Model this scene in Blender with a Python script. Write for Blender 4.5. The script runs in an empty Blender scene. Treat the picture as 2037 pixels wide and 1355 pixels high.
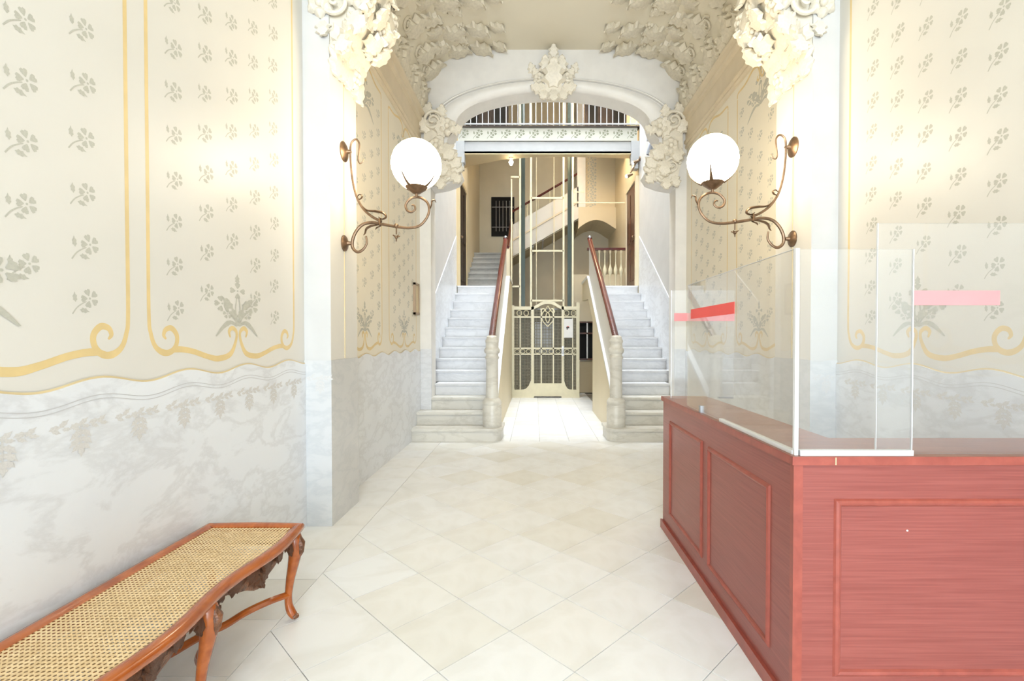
import bpy, bmesh, math, random
from mathutils import Matrix, Vector
random.seed(7)
PI = math.pi
scene = bpy.context.scene
COL = scene.collection
XC = 0.265                       # centre line of the vestibule
H = 1.4

# ------------------------------------------------------------------ camera
cam_d = bpy.data.cameras.new('camera'); cam = bpy.data.objects.new('camera', cam_d); COL.objects.link(cam)
cam.location = (0, 0, H); cam.rotation_euler = (math.radians(90 - 0.8), 0, 0)
cam_d.sensor_width = 36; cam_d.lens = 970 / 2037 * 36
cam_d.shift_x = -0.02234; cam_d.shift_y = 0.00395; cam_d.clip_start = 0.05
scene.camera = cam

# ------------------------------------------------------------------ world, daylight, exposure
w = bpy.data.worlds.new('sky'); scene.world = w; w.use_nodes = True
w.node_tree.nodes['Background'].inputs[0].default_value = (0.80, 0.90, 1.0, 1)
w.node_tree.nodes['Background'].inputs[1].default_value = 1.0
def area(name, loc, rot, sx, sy, power, col):
    d = bpy.data.lights.new(name, 'AREA'); d.shape = 'RECTANGLE'; d.size = sx; d.size_y = sy; d.energy = power; d.color = col
    o = bpy.data.objects.new(name, d); COL.objects.link(o); o.location = loc; o.rotation_euler = rot; return o
area('entrance_daylight', (XC, -6.15, 2.62), (math.radians(90), 0, 0), 3.0, 5.0, 490, (0.78, 0.89, 1.0))
area('stairwell_skylight', (XC, 8.75, 12.8), (0, 0, 0), 3.4, 2.3, 1150, (0.84, 0.92, 1.0))
cy = scene.cycles; cy.use_light_tree = False; cy.max_bounces = 7; cy.diffuse_bounces = 4; cy.glossy_bounces = 3; cy.transparent_max_bounces = 12; cy.caustics_reflective = False; cy.caustics_refractive = False
vs = scene.view_settings
vs.view_transform = 'Standard'; vs.look = 'None'; vs.exposure = 0.68; vs.gamma = 1.0; vs.use_curve_mapping = False

# ------------------------------------------------------------------ materials
def nodes(name):
    m = bpy.data.materials.new(name); m.use_nodes = True
    nt = m.node_tree; b = nt.nodes['Principled BSDF']; return m, nt, b
def lk(nt, a, b): nt.links.new(a, b)
def noise_mix(nt, c1, c2, scale, detail=3, mapping=None, ramp=(0.35, 0.65), coord='Object', dist=0.0):
    tc = nt.nodes.new('ShaderNodeTexCoord'); src = tc.outputs[coord]
    if mapping:
        mp = nt.nodes.new('ShaderNodeMapping'); mp.inputs['Scale'].default_value = mapping; lk(nt, src, mp.inputs[0]); src = mp.outputs[0]
    n = nt.nodes.new('ShaderNodeTexNoise'); n.inputs['Scale'].default_value = scale; n.inputs['Detail'].default_value = detail
    n.inputs['Distortion'].default_value = dist; lk(nt, src, n.inputs['Vector'])
    r = nt.nodes.new('ShaderNodeValToRGB'); r.color_ramp.elements[0].position = ramp[0]; r.color_ramp.elements[1].position = ramp[1]
    r.color_ramp.elements[0].color = (*c1, 1); r.color_ramp.elements[1].color = (*c2, 1); lk(nt, n.outputs[0], r.inputs[0])
    return r.outputs[0], n, src
def plain(name, c, rough=0.5, metal=0.0, var=0.06, scale=6, bump=0.0, bscale=40, coat=0.0):
    m, nt, b = nodes(name)
    c2 = tuple(x * (1 - var) for x in c)
    o, n, src = noise_mix(nt, c, c2, scale); lk(nt, o, b.inputs['Base Color'])
    b.inputs['Roughness'].default_value = rough; b.inputs['Metallic'].default_value = metal
    b.inputs['Coat Weight'].default_value = coat
    if bump:
        n2 = nt.nodes.new('ShaderNodeTexNoise'); n2.inputs['Scale'].default_value = bscale; n2.inputs['Detail'].default_value = 4; lk(nt, src, n2.inputs['Vector'])
        bp = nt.nodes.new('ShaderNodeBump'); bp.inputs['Strength'].default_value = bump; bp.inputs['Distance'].default_value = 0.01
        lk(nt, n2.outputs[0], bp.inputs['Height']); lk(nt, bp.outputs[0], b.inputs['Normal'])
    return m
def marble(name, c, vein, rough=0.25, scale=2.2, amount=0.8):
    m, nt, b = nodes(name)
    tc = nt.nodes.new('ShaderNodeTexCoord')
    n = nt.nodes.new('ShaderNodeTexNoise'); n.inputs['Scale'].default_value = scale; n.inputs['Detail'].default_value = 8; n.inputs['Roughness'].default_value = 0.62; n.inputs['Distortion'].default_value = 0.35
    mpg = nt.nodes.new('ShaderNodeMapping'); mpg.inputs['Rotation'].default_value = (0.6, 0.5, 0.3); mpg.inputs['Scale'].default_value = (0.45, 0.45, 1.0)
    lk(nt, tc.outputs['Object'], mpg.inputs[0]); lk(nt, mpg.outputs[0], n.inputs['Vector'])
    a = nt.nodes.new('ShaderNodeMath'); a.operation = 'SUBTRACT'; a.inputs[1].default_value = 0.5; lk(nt, n.outputs[0], a.inputs[0])
    ab = nt.nodes.new('ShaderNodeMath'); ab.operation = 'ABSOLUTE'; lk(nt, a.outputs[0], ab.inputs[0])
    r = nt.nodes.new('ShaderNodeValToRGB'); e = r.color_ramp.elements
    e[0].position = 0.0; e[1].position = 0.06
    e[0].color = (*[vein[i] * amount + c[i] * (1 - amount) for i in range(3)], 1); e[1].color = (*c, 1)
    lk(nt, ab.outputs[0], r.inputs[0])
    o2, n2, _ = noise_mix(nt, (1, 1, 1), (0.86, 0.86, 0.87), 1.4, 5, None, (0.4, 0.7))
    mx = nt.nodes.new('ShaderNodeMixRGB'); mx.blend_type = 'MULTIPLY'; mx.inputs[0].default_value = 0.8
    lk(nt, r.outputs[0], mx.inputs[1]); lk(nt, o2, mx.inputs[2]); lk(nt, mx.outputs[0], b.inputs['Base Color'])
    b.inputs['Roughness'].default_value = rough
    return m
def tile_material():
    m, nt, b = nodes('floor_marble')
    oi = nt.nodes.new('ShaderNodeObjectInfo')
    r = nt.nodes.new('ShaderNodeValToRGB'); cr_ = r.color_ramp; e = cr_.elements
    e[0].position = 0; e[0].color = (0.72, 0.72, 0.70, 1); e[1].position = 1; e[1].color = (0.85, 0.86, 0.87, 1)
    x = cr_.elements.new(0.03); x.color = (0.79, 0.78, 0.74, 1); x = cr_.elements.new(0.3); x.color = (0.84, 0.835, 0.815, 1); x = cr_.elements.new(0.6); x.color = (0.84, 0.845, 0.845, 1)
    lk(nt, oi.outputs['Random'], r.inputs[0])
    o2, n2, _ = noise_mix(nt, (1, 1, 1), (0.93, 0.92, 0.90), 3.0, 6, None, (0.42, 0.62), dist=1.0)
    mx = nt.nodes.new('ShaderNodeMixRGB'); mx.blend_type = 'MULTIPLY'; mx.inputs[0].default_value = 1
    lk(nt, r.outputs[0], mx.inputs[1]); lk(nt, o2, mx.inputs[2]); lk(nt, mx.outputs[0], b.inputs['Base Color'])
    b.inputs['Roughness'].default_value = 0.28
    return m
def wood(name, c1, c2, mapping, rough=0.3, scale=3.0, coat=0.0, ramp=(0.3, 0.7)):
    m, nt, b = nodes(name)
    o, n, _ = noise_mix(nt, c1, c2, scale, 5, mapping, ramp, dist=0.4); lk(nt, o, b.inputs['Base Color'])
    b.inputs['Roughness'].default_value = rough; b.inputs['Coat Weight'].default_value = coat; b.inputs['Coat Roughness'].default_value = 0.15
    return m
def emit(name, c, s):
    m, nt, b = nodes(name)
    b.inputs['Base Color'].default_value = (*c, 1); b.inputs['Emission Color'].default_value = (*c, 1); b.inputs['Emission Strength'].default_value = s
    return m
def glass_material():
    m = bpy.data.materials.new('clear_glass'); m.use_nodes = True; nt = m.node_tree; nt.nodes.clear()
    out = nt.nodes.new('ShaderNodeOutputMaterial'); t = nt.nodes.new('ShaderNodeBsdfTransparent'); g = nt.nodes.new('ShaderNodeBsdfGlossy')
    g.inputs['Roughness'].default_value = 0.01; t.inputs[0].default_value = (0.988, 0.992, 0.99, 1)
    lw = nt.nodes.new('ShaderNodeLayerWeight'); lw.inputs['Blend'].default_value = 0.5
    pw = nt.nodes.new('ShaderNodeMath'); pw.operation = 'POWER'; pw.inputs[1].default_value = 4.2; lk(nt, lw.outputs['Facing'], pw.inputs[0])
    f = nt.nodes.new('ShaderNodeMath'); f.operation = 'MULTIPLY_ADD'; f.inputs[1].default_value = 0.93; f.inputs[2].default_value = 0.04; lk(nt, pw.outputs[0], f.inputs[0])
    mx = nt.nodes.new('ShaderNodeMixShader'); lk(nt, f.outputs[0], mx.inputs[0]); lk(nt, t.outputs[0], mx.inputs[1]); lk(nt, g.outputs[0], mx.inputs[2])
    d = nt.nodes.new('ShaderNodeBsdfDiffuse'); d.inputs[0].default_value = (0.95, 0.97, 0.97, 1)
    m2 = nt.nodes.new('ShaderNodeMixShader'); m2.inputs[0].default_value = 0.035
    lk(nt, mx.outputs[0], m2.inputs[1]); lk(nt, d.outputs[0], m2.inputs[2]); lk(nt, m2.outputs[0], out.inputs[0])
    return m
def holes_material(name, c, c2, period, thr, rough=0.5):
    """woven / perforated sheet: a real see-through hole lattice in the sheet's own plane"""
    m = bpy.data.materials.new(name); m.use_nodes = True; nt = m.node_tree; b = nt.nodes['Principled BSDF']; out = nt.nodes['Material Output']
    tc = nt.nodes.new('ShaderNodeTexCoord'); mp = nt.nodes.new('ShaderNodeMapping'); mp.inputs['Scale'].default_value = (PI / period,) * 3
    lk(nt, tc.outputs['UV'], mp.inputs[0]); sp = nt.nodes.new('ShaderNodeSeparateXYZ'); lk(nt, mp.outputs[0], sp.inputs[0])
    s = []
    for i in (0, 1):
        q = nt.nodes.new('ShaderNodeMath'); q.operation = 'SINE'; lk(nt, sp.outputs[i], q.inputs[0]); s.append(q)
    pr = nt.nodes.new('ShaderNodeMath'); pr.operation = 'MULTIPLY'; lk(nt, s[0].outputs[0], pr.inputs[0]); lk(nt, s[1].outputs[0], pr.inputs[1])
    gt = nt.nodes.new('ShaderNodeMath'); gt.operation = 'GREATER_THAN'; gt.inputs[1].default_value = thr; lk(nt, pr.outputs[0], gt.inputs[0])
    o, n, _ = noise_mix(nt, c, c2, 30, 3); lk(nt, o, b.inputs['Base Color']); b.inputs['Roughness'].default_value = rough
    tr = nt.nodes.new('ShaderNodeBsdfTransparent'); mx = nt.nodes.new('ShaderNodeMixShader')
    lk(nt, gt.outputs[0], mx.inputs[0]); lk(nt, b.outputs[0], mx.inputs[1]); lk(nt, tr.outputs[0], mx.inputs[2]); lk(nt, mx.outputs[0], out.inputs[0])
    return m

M = dict(
    cream=plain('cream_wall_paint', (0.70, 0.675, 0.62), 0.42, var=0.04, scale=1.3),
    creamfar=plain('lamp_warmed_cream_paint', (0.79, 0.73, 0.60), 0.42, var=0.04, scale=1.3),  # same cream paint, with the globes' warm light put into its colour
    ceilp=plain('beige_ceiling_paint', (0.76, 0.70, 0.56), 0.6, var=0.04, scale=1.0),
    plaster=plain('white_plaster', (0.78, 0.755, 0.71), 0.5, var=0.06, scale=5),
    pilplaster=plain('pilaster_paint', (0.62, 0.61, 0.59), 0.5, var=0.05, scale=4),
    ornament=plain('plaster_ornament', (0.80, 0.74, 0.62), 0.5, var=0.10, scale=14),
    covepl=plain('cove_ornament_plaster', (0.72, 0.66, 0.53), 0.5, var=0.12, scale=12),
    cornice=plain('cornice_paint', (0.70, 0.60, 0.44), 0.5, var=0.06, scale=5),
    marble=marble('grey_marble', (0.75, 0.77, 0.80), (0.52, 0.52, 0.53), 0.28, 5.5, 0.38),
    marblew=marble('white_marble', (0.70, 0.70, 0.705), (0.54, 0.54, 0.54), 0.3, 5.0, 0.4),
    marblep=marble('pilaster_marble', (0.63, 0.63, 0.625), (0.48, 0.50, 0.51), 0.3, 5.0, 0.4),
    dimmarble=marble('shade_greyed_step_marble', (0.40, 0.39, 0.36), (0.28, 0.27, 0.25), 0.45, 5.0, 0.4),  # step marble darkened in colour to stand for the dim upper flight
    marbles=marble('cream_marble', (0.66, 0.63, 0.56), (0.50, 0.47, 0.40), 0.35, 5.0, 0.5),
    incise=plain('marble_incised_line', (0.56, 0.56, 0.57), 0.5),
    tile=tile_material(),
    grout=plain('floor_joint', (0.30, 0.27, 0.22), 0.8),
    gold=plain('gold_paint', (0.76, 0.58, 0.28), 0.45, var=0.1, scale=9),
    sage=plain('sage_stencil_paint', (0.51, 0.50, 0.43), 0.5, var=0.12, scale=20),
    sagedark=plain('dark_green_stencil_paint', (0.20, 0.21, 0.15), 0.5, var=0.12, scale=20),
    umber=plain('umber_stencil_paint', (0.66, 0.645, 0.625), 0.5, var=0.14, scale=30),
    edge=plain('gold_edge_line', (0.72, 0.58, 0.33), 0.5),
    counter=wood('mahogany_veneer', (0.31, 0.082, 0.064), (0.23, 0.053, 0.041), (1.2, 1.2, 60), 0.32, 2.5),
    counteredge=wood('mahogany_moulding', (0.36, 0.082, 0.055), (0.27, 0.058, 0.04), (8, 8, 8), 0.3, 2.5),
    countertop=wood('mahogany_top', (0.30, 0.105, 0.055), (0.22, 0.07, 0.04), (2, 14, 14), 0.3, 2.5),
    bench=wood('walnut_polished', (0.44, 0.115, 0.02), (0.28, 0.06, 0.010), (5, 2, 5), 0.22, 5, 0.5),
    carved=plain('walnut_carved', (0.22, 0.085, 0.035), 0.35, var=0.6, scale=45, bump=0.9, bscale=60),
    cane=holes_material('cane_weave', (0.76, 0.57, 0.32), (0.66, 0.47, 0.24), 0.0115, 0.38),
    rail=wood('mahogany_handrail', (0.11, 0.016, 0.010), (0.07, 0.010, 0.007), (3, 3, 3), 0.25, 4, 0.3),
    bronze=plain('aged_bronze', (0.26, 0.165, 0.10), 0.38, 0.8, var=0.35, scale=25),
    globe=emit('lit_opal_globe', (1.0, 0.85, 0.62), 17),
    globehot=emit('added_pendant_globe', (1.0, 0.72, 0.40), 95),
    bulb=emit('spot_bulb', (1.0, 0.86, 0.6), 60),
    creammetal=plain('cream_enamel_metal', (0.74, 0.67, 0.46), 0.35, var=0.06, scale=8),
    greenmetal=plain('dark_green_steel', (0.035, 0.05, 0.04), 0.4, 0.3),
    brown=plain('dark_brown_wood', (0.035, 0.02, 0.011), 0.75, var=0.4, scale=6),
    redbrown=plain('red_brown_wood', (0.14, 0.055, 0.028), 0.35, var=0.4, scale=6),
    black=plain('near_black_opening', (0.008, 0.007, 0.006), 0.95),
    tan=plain('tan_paint', (0.62, 0.50, 0.30), 0.5, var=0.08, scale=2),
    greywall=plain('grey_stairwell_paint', (0.62, 0.55, 0.40), 0.6, var=0.08, scale=1.5),
    wellwall=plain('stairwell_cream_paint', (0.72, 0.63, 0.45), 0.5, var=0.06, scale=1.2),
    bluewhite=plain('pale_grey_beam_paint', (0.40, 0.41, 0.42), 0.55),
    friezep=plain('frieze_paint', (0.46, 0.46, 0.41), 0.55),
    whitepaint=plain('white_paint', (0.80, 0.80, 0.78), 0.4),
    alu=plain('white_aluminium', (0.78, 0.79, 0.80), 0.3, 0.2),
    glass=glass_material(),
    tape=plain('red_tape', (0.85, 0.09, 0.08), 0.45),
    tapepink=plain('faded_pink_tape', (0.84, 0.27, 0.27), 0.45),
    paper=plain('white_card', (0.85, 0.83, 0.80), 0.5),
    ink=plain('dark_print', (0.06, 0.04, 0.04), 0.6),
    steel=plain('grey_steel', (0.45, 0.46, 0.48), 0.3, 0.8),
    plastic=plain('grey_camera_plastic', (0.42, 0.45, 0.52), 0.4),
    screen=holes_material('lift_perforated_screen', (0.20, 0.17, 0.105), (0.14, 0.12, 0.07), 0.035, 0.30),
    carvedlight=plain('faded_brown_wood', (0.42, 0.30, 0.20), 0.5),
    cabin=plain('lift_cabin_wood', (0.075, 0.055, 0.035), 0.25, var=0.4),
)

# ------------------------------------------------------------------ mesh helpers
def cr(pts, n=6, closed=False):
    """Catmull-Rom through pts"""
    P = [Vector(p) for p in pts]; out = []
    N = len(P); rng = range(N if closed else N - 1)
    for i in rng:
        if closed: a, b, c, d = P[(i - 1) % N], P[i], P[(i + 1) % N], P[(i + 2) % N]
        else: a, b, c, d = P[max(i - 1, 0)], P[i], P[i + 1], P[min(i + 2, N - 1)]
        for k in range(n):
            t = k / n
            out.append(0.5 * ((2 * b) + (c - a) * t + (2 * a - 5 * b + 4 * c - d) * t * t + (3 * b - a - 3 * c + d) * t ** 3))
    if not closed: out.append(P[-1])
    return out
class MB:
    def __init__(s): s.v = []; s.f = []; s.uv = None
    def add(s, v, f, m=None):
        b = len(s.v); s.v += [tuple(m @ Vector(p)) if m else tuple(p) for p in v]; s.f += [tuple(i + b for i in q) for q in f]; return s
    def box(s, x0, x1, y0, y1, z0, z1, m=None):
        return s.add([(x0, y0, z0), (x1, y0, z0), (x1, y1, z0), (x0, y1, z0), (x0, y0, z1), (x1, y0, z1), (x1, y1, z1), (x0, y1, z1)],
                     [(0, 3, 2, 1), (4, 5, 6, 7), (0, 1, 5, 4), (1, 2, 6, 5), (2, 3, 7, 6), (3, 0, 4, 7)], m)
    def prism(s, poly, ax, a0, a1, m=None):
        f = {'x': lambda p, a: (a, p[0], p[1]), 'y': lambda p, a: (p[0], a, p[1]), 'z': lambda p, a: (p[0], p[1], a)}[ax]
        n = len(poly)
        return s.add([f(p, a0) for p in poly] + [f(p, a1) for p in poly],
                     [tuple(range(n)), tuple(range(2 * n - 1, n - 1, -1))] + [(i, (i + 1) % n, n + (i + 1) % n, n + i) for i in range(n)], m)
    def tube(s, pts, r, n=8, closed=False, m=None, flat=1.0):
        P = [Vector(p) for p in pts]; N = len(P); R = r if isinstance(r, (list, tuple)) else [r] * N
        if len(R) != N: R = [R[min(int(i * len(R) / N), len(R) - 1)] + (R[min(int(i * (len(R) - 1) / (N - 1)) + 1, len(R) - 1)] - R[min(int(i * (len(R) - 1) / (N - 1)), len(R) - 1)]) * ((i * (len(R) - 1) / (N - 1)) % 1) if False else lerp(R, i * (len(R) - 1) / max(N - 1, 1)) for i in range(N)]
        v = []; prev = None
        for i in range(N):
            t = (P[(i + 1) % N] - P[(i - 1) % N]) if closed else (P[min(i + 1, N - 1)] - P[max(i - 1, 0)])
            t.normalize()
            if prev is None:
                a = Vector((0, 0, 1)) if abs(t.z) < 0.9 else Vector((1, 0, 0)); u = t.cross(a).normalized()
            else:
                u = prev - t * prev.dot(t); u = u.normalized() if u.length > 1e-6 else t.orthogonal().normalized()
            prev = u; q = t.cross(u)
            for k in range(n):
                an = 2 * PI * k / n; v.append(P[i] + (u * math.cos(an) + q * math.sin(an) * flat) * R[i])
        f = []
        for i in range(N if closed else N - 1):
            j = (i + 1) % N
            for k in range(n): f.append((i * n + k, i * n + (k + 1) % n, j * n + (k + 1) % n, j * n + k))
        if not closed: f += [tuple(range(n - 1, -1, -1)), tuple((N - 1) * n + k for k in range(n))]
        return s.add(v, f, m)
    def lathe(s, prof, c=(0, 0, 0), n=20, m=None):
        v = []; f = []
        for r, z in prof:
            for k in range(n): v.append((c[0] + max(r, 1e-4) * math.cos(2 * PI * k / n), c[1] + max(r, 1e-4) * math.sin(2 * PI * k / n), c[2] + z))
        for i in range(len(prof) - 1):
            for k in range(n): f.append((i * n + k, i * n + (k + 1) % n, (i + 1) * n + (k + 1) % n, (i + 1) * n + k))
        f += [tuple(range(n - 1, -1, -1)), tuple((len(prof) - 1) * n + k for k in range(n))]
        return s.add(v, f, m)
    def sphere(s, c, r, nu=24, nv=14, m=None):
        return s.lathe([(r * math.sin(PI * i / nv), -r * math.cos(PI * i / nv)) for i in range(nv + 1)], c, nu, m)
    def sweep(s, pts, prof, frame, closed=False):
        """prof: list of (a,b); frame(i)-> (A,B) axes at each path point"""
        P = [Vector(p) for p in pts]; n = len(prof); v = []
        for i, p in enumerate(P):
            A, B = frame(i)
            for a, b in prof: v.append(p + A * a + B * b)
        f = []
        N = len(P)
        for i in range(N if closed else N - 1):
            j = (i + 1) % N
            for k in range(n): f.append((i * n + k, i * n + (k + 1) % n, j * n + (k + 1) % n, j * n + k))
        if not closed: f += [tuple(range(n - 1, -1, -1)), tuple((N - 1) * n + k for k in range(n))]
        return s.add(v, f)
    def ribbon(s, pts, wd, mapf):
        """flat painted stroke: pts 2-D, wd width list/scalar, mapf 2-D -> 3-D"""
        P = [Vector((p[0], p[1])) for p in pts]; N = len(P); v = []
        for i in range(N):
            t = P[min(i + 1, N - 1)] - P[max(i - 1, 0)]
            if t.length < 1e-9: t = Vector((1, 0))
            t.normalize(); nrm = Vector((-t.y, t.x))
            ww = lerp(wd, i * (len(wd) - 1) / max(N - 1, 1)) if isinstance(wd, (list, tuple)) else wd
            v += [mapf(P[i] + nrm * ww / 2), mapf(P[i] - nrm * ww / 2)]
        return s.add(v, [(2 * i, 2 * i + 1, 2 * i + 3, 2 * i + 2) for i in range(N - 1)])
    def mesh(s, name, mat, smooth=False, recalc=True):
        me = bpy.data.meshes.new(name); me.from_pydata(s.v, [], s.f); me.update()
        if recalc:
            bm = bmesh.new(); bm.from_mesh(me); bmesh.ops.recalc_face_normals(bm, faces=bm.faces); bm.to_mesh(me); bm.free()
        if smooth:
            me.polygons.foreach_set('use_smooth', [True] * len(me.polygons))
            me.set_sharp_from_angle(angle=math.radians(40))
        me.materials.append(mat); return me
    def build(s, name, mat, parent=None, smooth=False, label=None):
        return link(name, s.mesh(name, mat, smooth), parent, label=label)
def lerp(L, t):
    i = min(int(t), len(L) - 2) if len(L) > 1 else 0
    return L[0] if len(L) == 1 else L[i] + (L[i + 1] - L[i]) * (t - i)
def link(name, me, parent=None, mat4=None, label=None):
    o = bpy.data.objects.new(name, me); COL.objects.link(o)
    if parent is not None:
        o.parent = parent; o.matrix_parent_inverse = wm(parent).inverted()
    if mat4 is not None: o.matrix_basis = mat4
    if label: o['label'] = label
    return o
def wm(o):
    m = o.matrix_basis.copy()
    return (wm(o.parent) @ o.matrix_parent_inverse @ m) if o.parent else m
def tag(o, label, cat, group=None, kind=None):
    o['label'] = label; o['category'] = cat
    if group: o['group'] = group
    if kind: o['kind'] = kind
    return o
def struct(o, label=None, cat=None):
    o['kind'] = 'structure'
    if label: o['label'] = label
    if cat: o['category'] = cat
    return o
def thing(name, label, cat, loc=(0, 0, 0), group=None, kind=None):
    o = bpy.data.objects.new(name, None); COL.objects.link(o); o.location = loc; o.empty_display_size = 0.1
    return tag(o, label, cat, group, kind)
def frame(loc, up, nrm, sc=1.0, sx=1.0, sn=1.0):
    """matrix: local y -> up, local z -> nrm, local x -> up x nrm"""
    n = Vector(nrm).normalized(); u = Vector(up); u = (u - n * u.dot(n)).normalized(); x = u.cross(n)
    m = Matrix((( x.x * sc * sx, u.x * sc, n.x * sc * sn, loc[0]), (x.y * sc * sx, u.y * sc, n.y * sc * sn, loc[1]), (x.z * sc * sx, u.z * sc, n.z * sc * sn, loc[2]), (0, 0, 0, 1)))
    return m

# ------------------------------------------------------------------ shared ornament meshes (unit size, local y up, local z out)
def acanthus_mb():
    b = MB(); nu, nv = 14, 7; v = []
    for i in range(nu):
        t = i / (nu - 1)
        wd = 0.34 * math.sin(PI * (0.08 + 0.92 * t) ** 0.75) * (1 + 0.28 * math.cos(2 * PI * 3.5 * t + 0.6)) + 0.012
        tip = max(0, t - 0.62) / 0.38
        y = t - 0.18 * tip ** 2; zc = 0.10 + 0.16 * math.sin(PI * t * 0.9) + 0.30 * tip ** 2 - 0.1 * tip ** 4
        for j in range(nv):
            q = -1 + 2 * j / (nv - 1)
            z = zc - 0.16 * abs(q) ** 1.5 * (1 - 0.4 * tip) - 0.06 * math.exp(-(q / 0.18) ** 2) + 0.03 * math.cos(q * 9)
            v.append((q * wd, y - 0.05 * abs(q), z))
    f = [(i * nv + j, i * nv + j + 1, (i + 1) * nv + j + 1, (i + 1) * nv + j) for i in range(nu - 1) for j in range(nv - 1)]
    rim = [j for j in range(nv)] + [i * nv + nv - 1 for i in range(1, nu)] + [(nu - 1) * nv + j for j in range(nv - 2, -1, -1)] + [i * nv for i in range(nu - 2, 0, -1)]
    k = len(v); v += [(v[r][0] * 0.8, v[r][1], min(v[r][2] - 0.07, 0.02) if v[r][1] < 0.6 else v[r][2] - 0.07) for r in rim]
    n = len(rim); f += [(rim[i], rim[(i + 1) % n], k + (i + 1) % n, k + i) for i in range(n)]
    return b.add(v, f)
def rosette_mb():
    b = MB()
    for k in range(6):
        a = 2 * PI * k / 6; m = Matrix.Rotation(a, 4, 'Z')
        v = []; n = 7
        for i in range(5):
            t = i / 4; wd = 0.24 * math.sin(PI * (0.15 + 0.8 * t)); z = 0.10 + 0.18 * math.sin(PI * t)
            for j in range(n):
                q = -1 + 2 * j / (n - 1); v.append((q * wd, 0.1 + 0.42 * t, z - 0.16 * q * q))
        b.add(v, [(i * n + j, i * n + j + 1, (i + 1) * n + j + 1, (i + 1) * n + j) for i in range(4) for j in range(n - 1)], m)
    b.sphere((0, 0, 0.16), 0.15, 10, 6)
    b.lathe([(0.40, 0.0), (0.38, 0.06), (0.2, 0.1)], (0, 0, 0), 12)
    return b
def scroll_mb():
    pts = []; R = []
    for i in range(46):
        t = i / 45; a = 0.2 + t * 3.6 * PI; r = 0.5 * (1 - 0.86 * t)
        pts.append((r * math.cos(a), r * math.sin(a), 0.07 + 0.1 * t)); R.append(0.085 * (1 - 0.5 * t))
    return MB().tube(pts, R, 8)
ME = {}
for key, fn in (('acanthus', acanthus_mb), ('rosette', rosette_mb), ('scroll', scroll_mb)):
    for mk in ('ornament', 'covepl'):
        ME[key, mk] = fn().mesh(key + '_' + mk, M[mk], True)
def orn(key, parent, loc, up, nrm, sc, mk='ornament', sx=1.0, sn=1.0, name=None):
    nm = name or {'acanthus': 'acanthus_leaf', 'rosette': 'rosette', 'scroll': 'scroll'}[key]
    return link(nm, ME[key, mk], parent, frame(loc, up, nrm, sc, sx, sn))

# ------------------------------------------------------------------ painted motifs (flat stencil print)
def poly(b, pts, sc=1.0, off=(0, 0), rot=0.0):
    c, s_ = math.cos(rot), math.sin(rot)
    b.lay = getattr(b, 'lay', 0) + 1; lay = 0.00004 * b.lay
    v = [(off[0] + sc * (x * c - y * s_), off[1] + sc * (x * s_ + y * c), lay) for x, y in pts]
    b.add(v, [tuple(range(len(v)))])
PETAL = [(-0.05, 0.28), (-0.3, 0.62), (-0.36, 0.86), (-0.14, 1.0), (0, 0.9), (0.14, 1.0), (0.36, 0.86), (0.3, 0.62), (0.05, 0.28)]
LEAF = [(0, 0), (-0.13, 0.18), (-0.24, 0.22), (-0.20, 0.42), (-0.26, 0.58), (-0.12, 0.72), (0, 1.0), (0.07, 0.75), (0.20, 0.60), (0.15, 0.42), (0.2, 0.25), (0.1, 0.16)]
def blossom(b, c, r, rot=0.3, n=5):
    for k in range(n): poly(b, PETAL, r, c, rot + 2 * PI * k / n)
    poly(b, [(0.13 * math.cos(a * PI / 3), 0.13 * math.sin(a * PI / 3)) for a in range(6)], r, c)
def stem(b, pts, w0):
    b.lay = getattr(b, 'lay', 0) + 1; lay = 0.00004 * b.lay; b.ribbon(cr([(*p, 0) for p in pts], 5), w0, lambda p: (p.x, p.y, lay))
def sprig_mesh():
    b = MB(); blossom(b, (0.16, 0.14), 0.33, 0.4)
    stem(b, [(-0.48, -0.42), (-0.32, -0.2), (-0.12, -0.05), (0.03, 0.03)], [0.05, 0.035])
    poly(b, LEAF, 0.36, (-0.36, -0.02), 0.12); poly(b, LEAF, 0.38, (-0.22, -0.26), -1.75)
    return b.mesh('painted_sprig', M['sage'], recalc=False)
def bouquet_mesh():
    b = MB()
    blossom(b, (0, 0.62), 0.17, 0.0, 4); poly(b, LEAF, 0.22, (0, 0.76), 0)
    for sx in (-1, 1):
        blossom(b, (sx * 0.33, 0.32), 0.16, 0.3); blossom(b, (sx * 0.22, 0.12), 0.10, 0.1)
        stem(b, [(0, -0.12), (sx * 0.1, 0.05), (sx * 0.24, 0.22)], [0.035, 0.025])
        stem(b, [(0, -0.1), (sx * 0.05, 0.2), (sx * 0.02, 0.5)], [0.03, 0.02])
        poly(b, LEAF, 0.34, (sx * 0.1, 0.22), -sx * 0.75); poly(b, LEAF, 0.3, (sx * 0.03, 0.0), -sx * 0.35)
        stem(b, [(sx * 0.02, -0.12), (sx * 0.16, -0.05), (sx * 0.3, -0.14), (sx * 0.46, -0.34)], [0.04, 0.10, 0.02])
    return b.mesh('painted_bouquet', M['sage'], recalc=False)
def garland_mesh():
    b = MB()
    for i in range(6):
        x = -0.5 + i * 0.19
        poly(b, LEAF, 0.26, (x, 0.02 * math.sin(i * 2)), -1.35 + 0.5 * (i % 2)); poly(b, LEAF, 0.2, (x + 0.05, -0.02), -2.0 + 0.3 * (i % 2))
    for z, s_ in ((-0.1, 0.30), (-0.25, 0.32), (-0.40, 0.26)):
        for sx in (-1, 1): poly(b, LEAF, s_, (0.1, z), PI + sx * 0.85)
    poly(b, LEAF, 0.30, (0.1, -0.42), PI)
    stem(b, [(0.1, 0), (0.1, -0.3), (0.1, -0.6)], [0.03, 0.02])
    return b.mesh('painted_garland', M['umber'], recalc=False)
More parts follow.
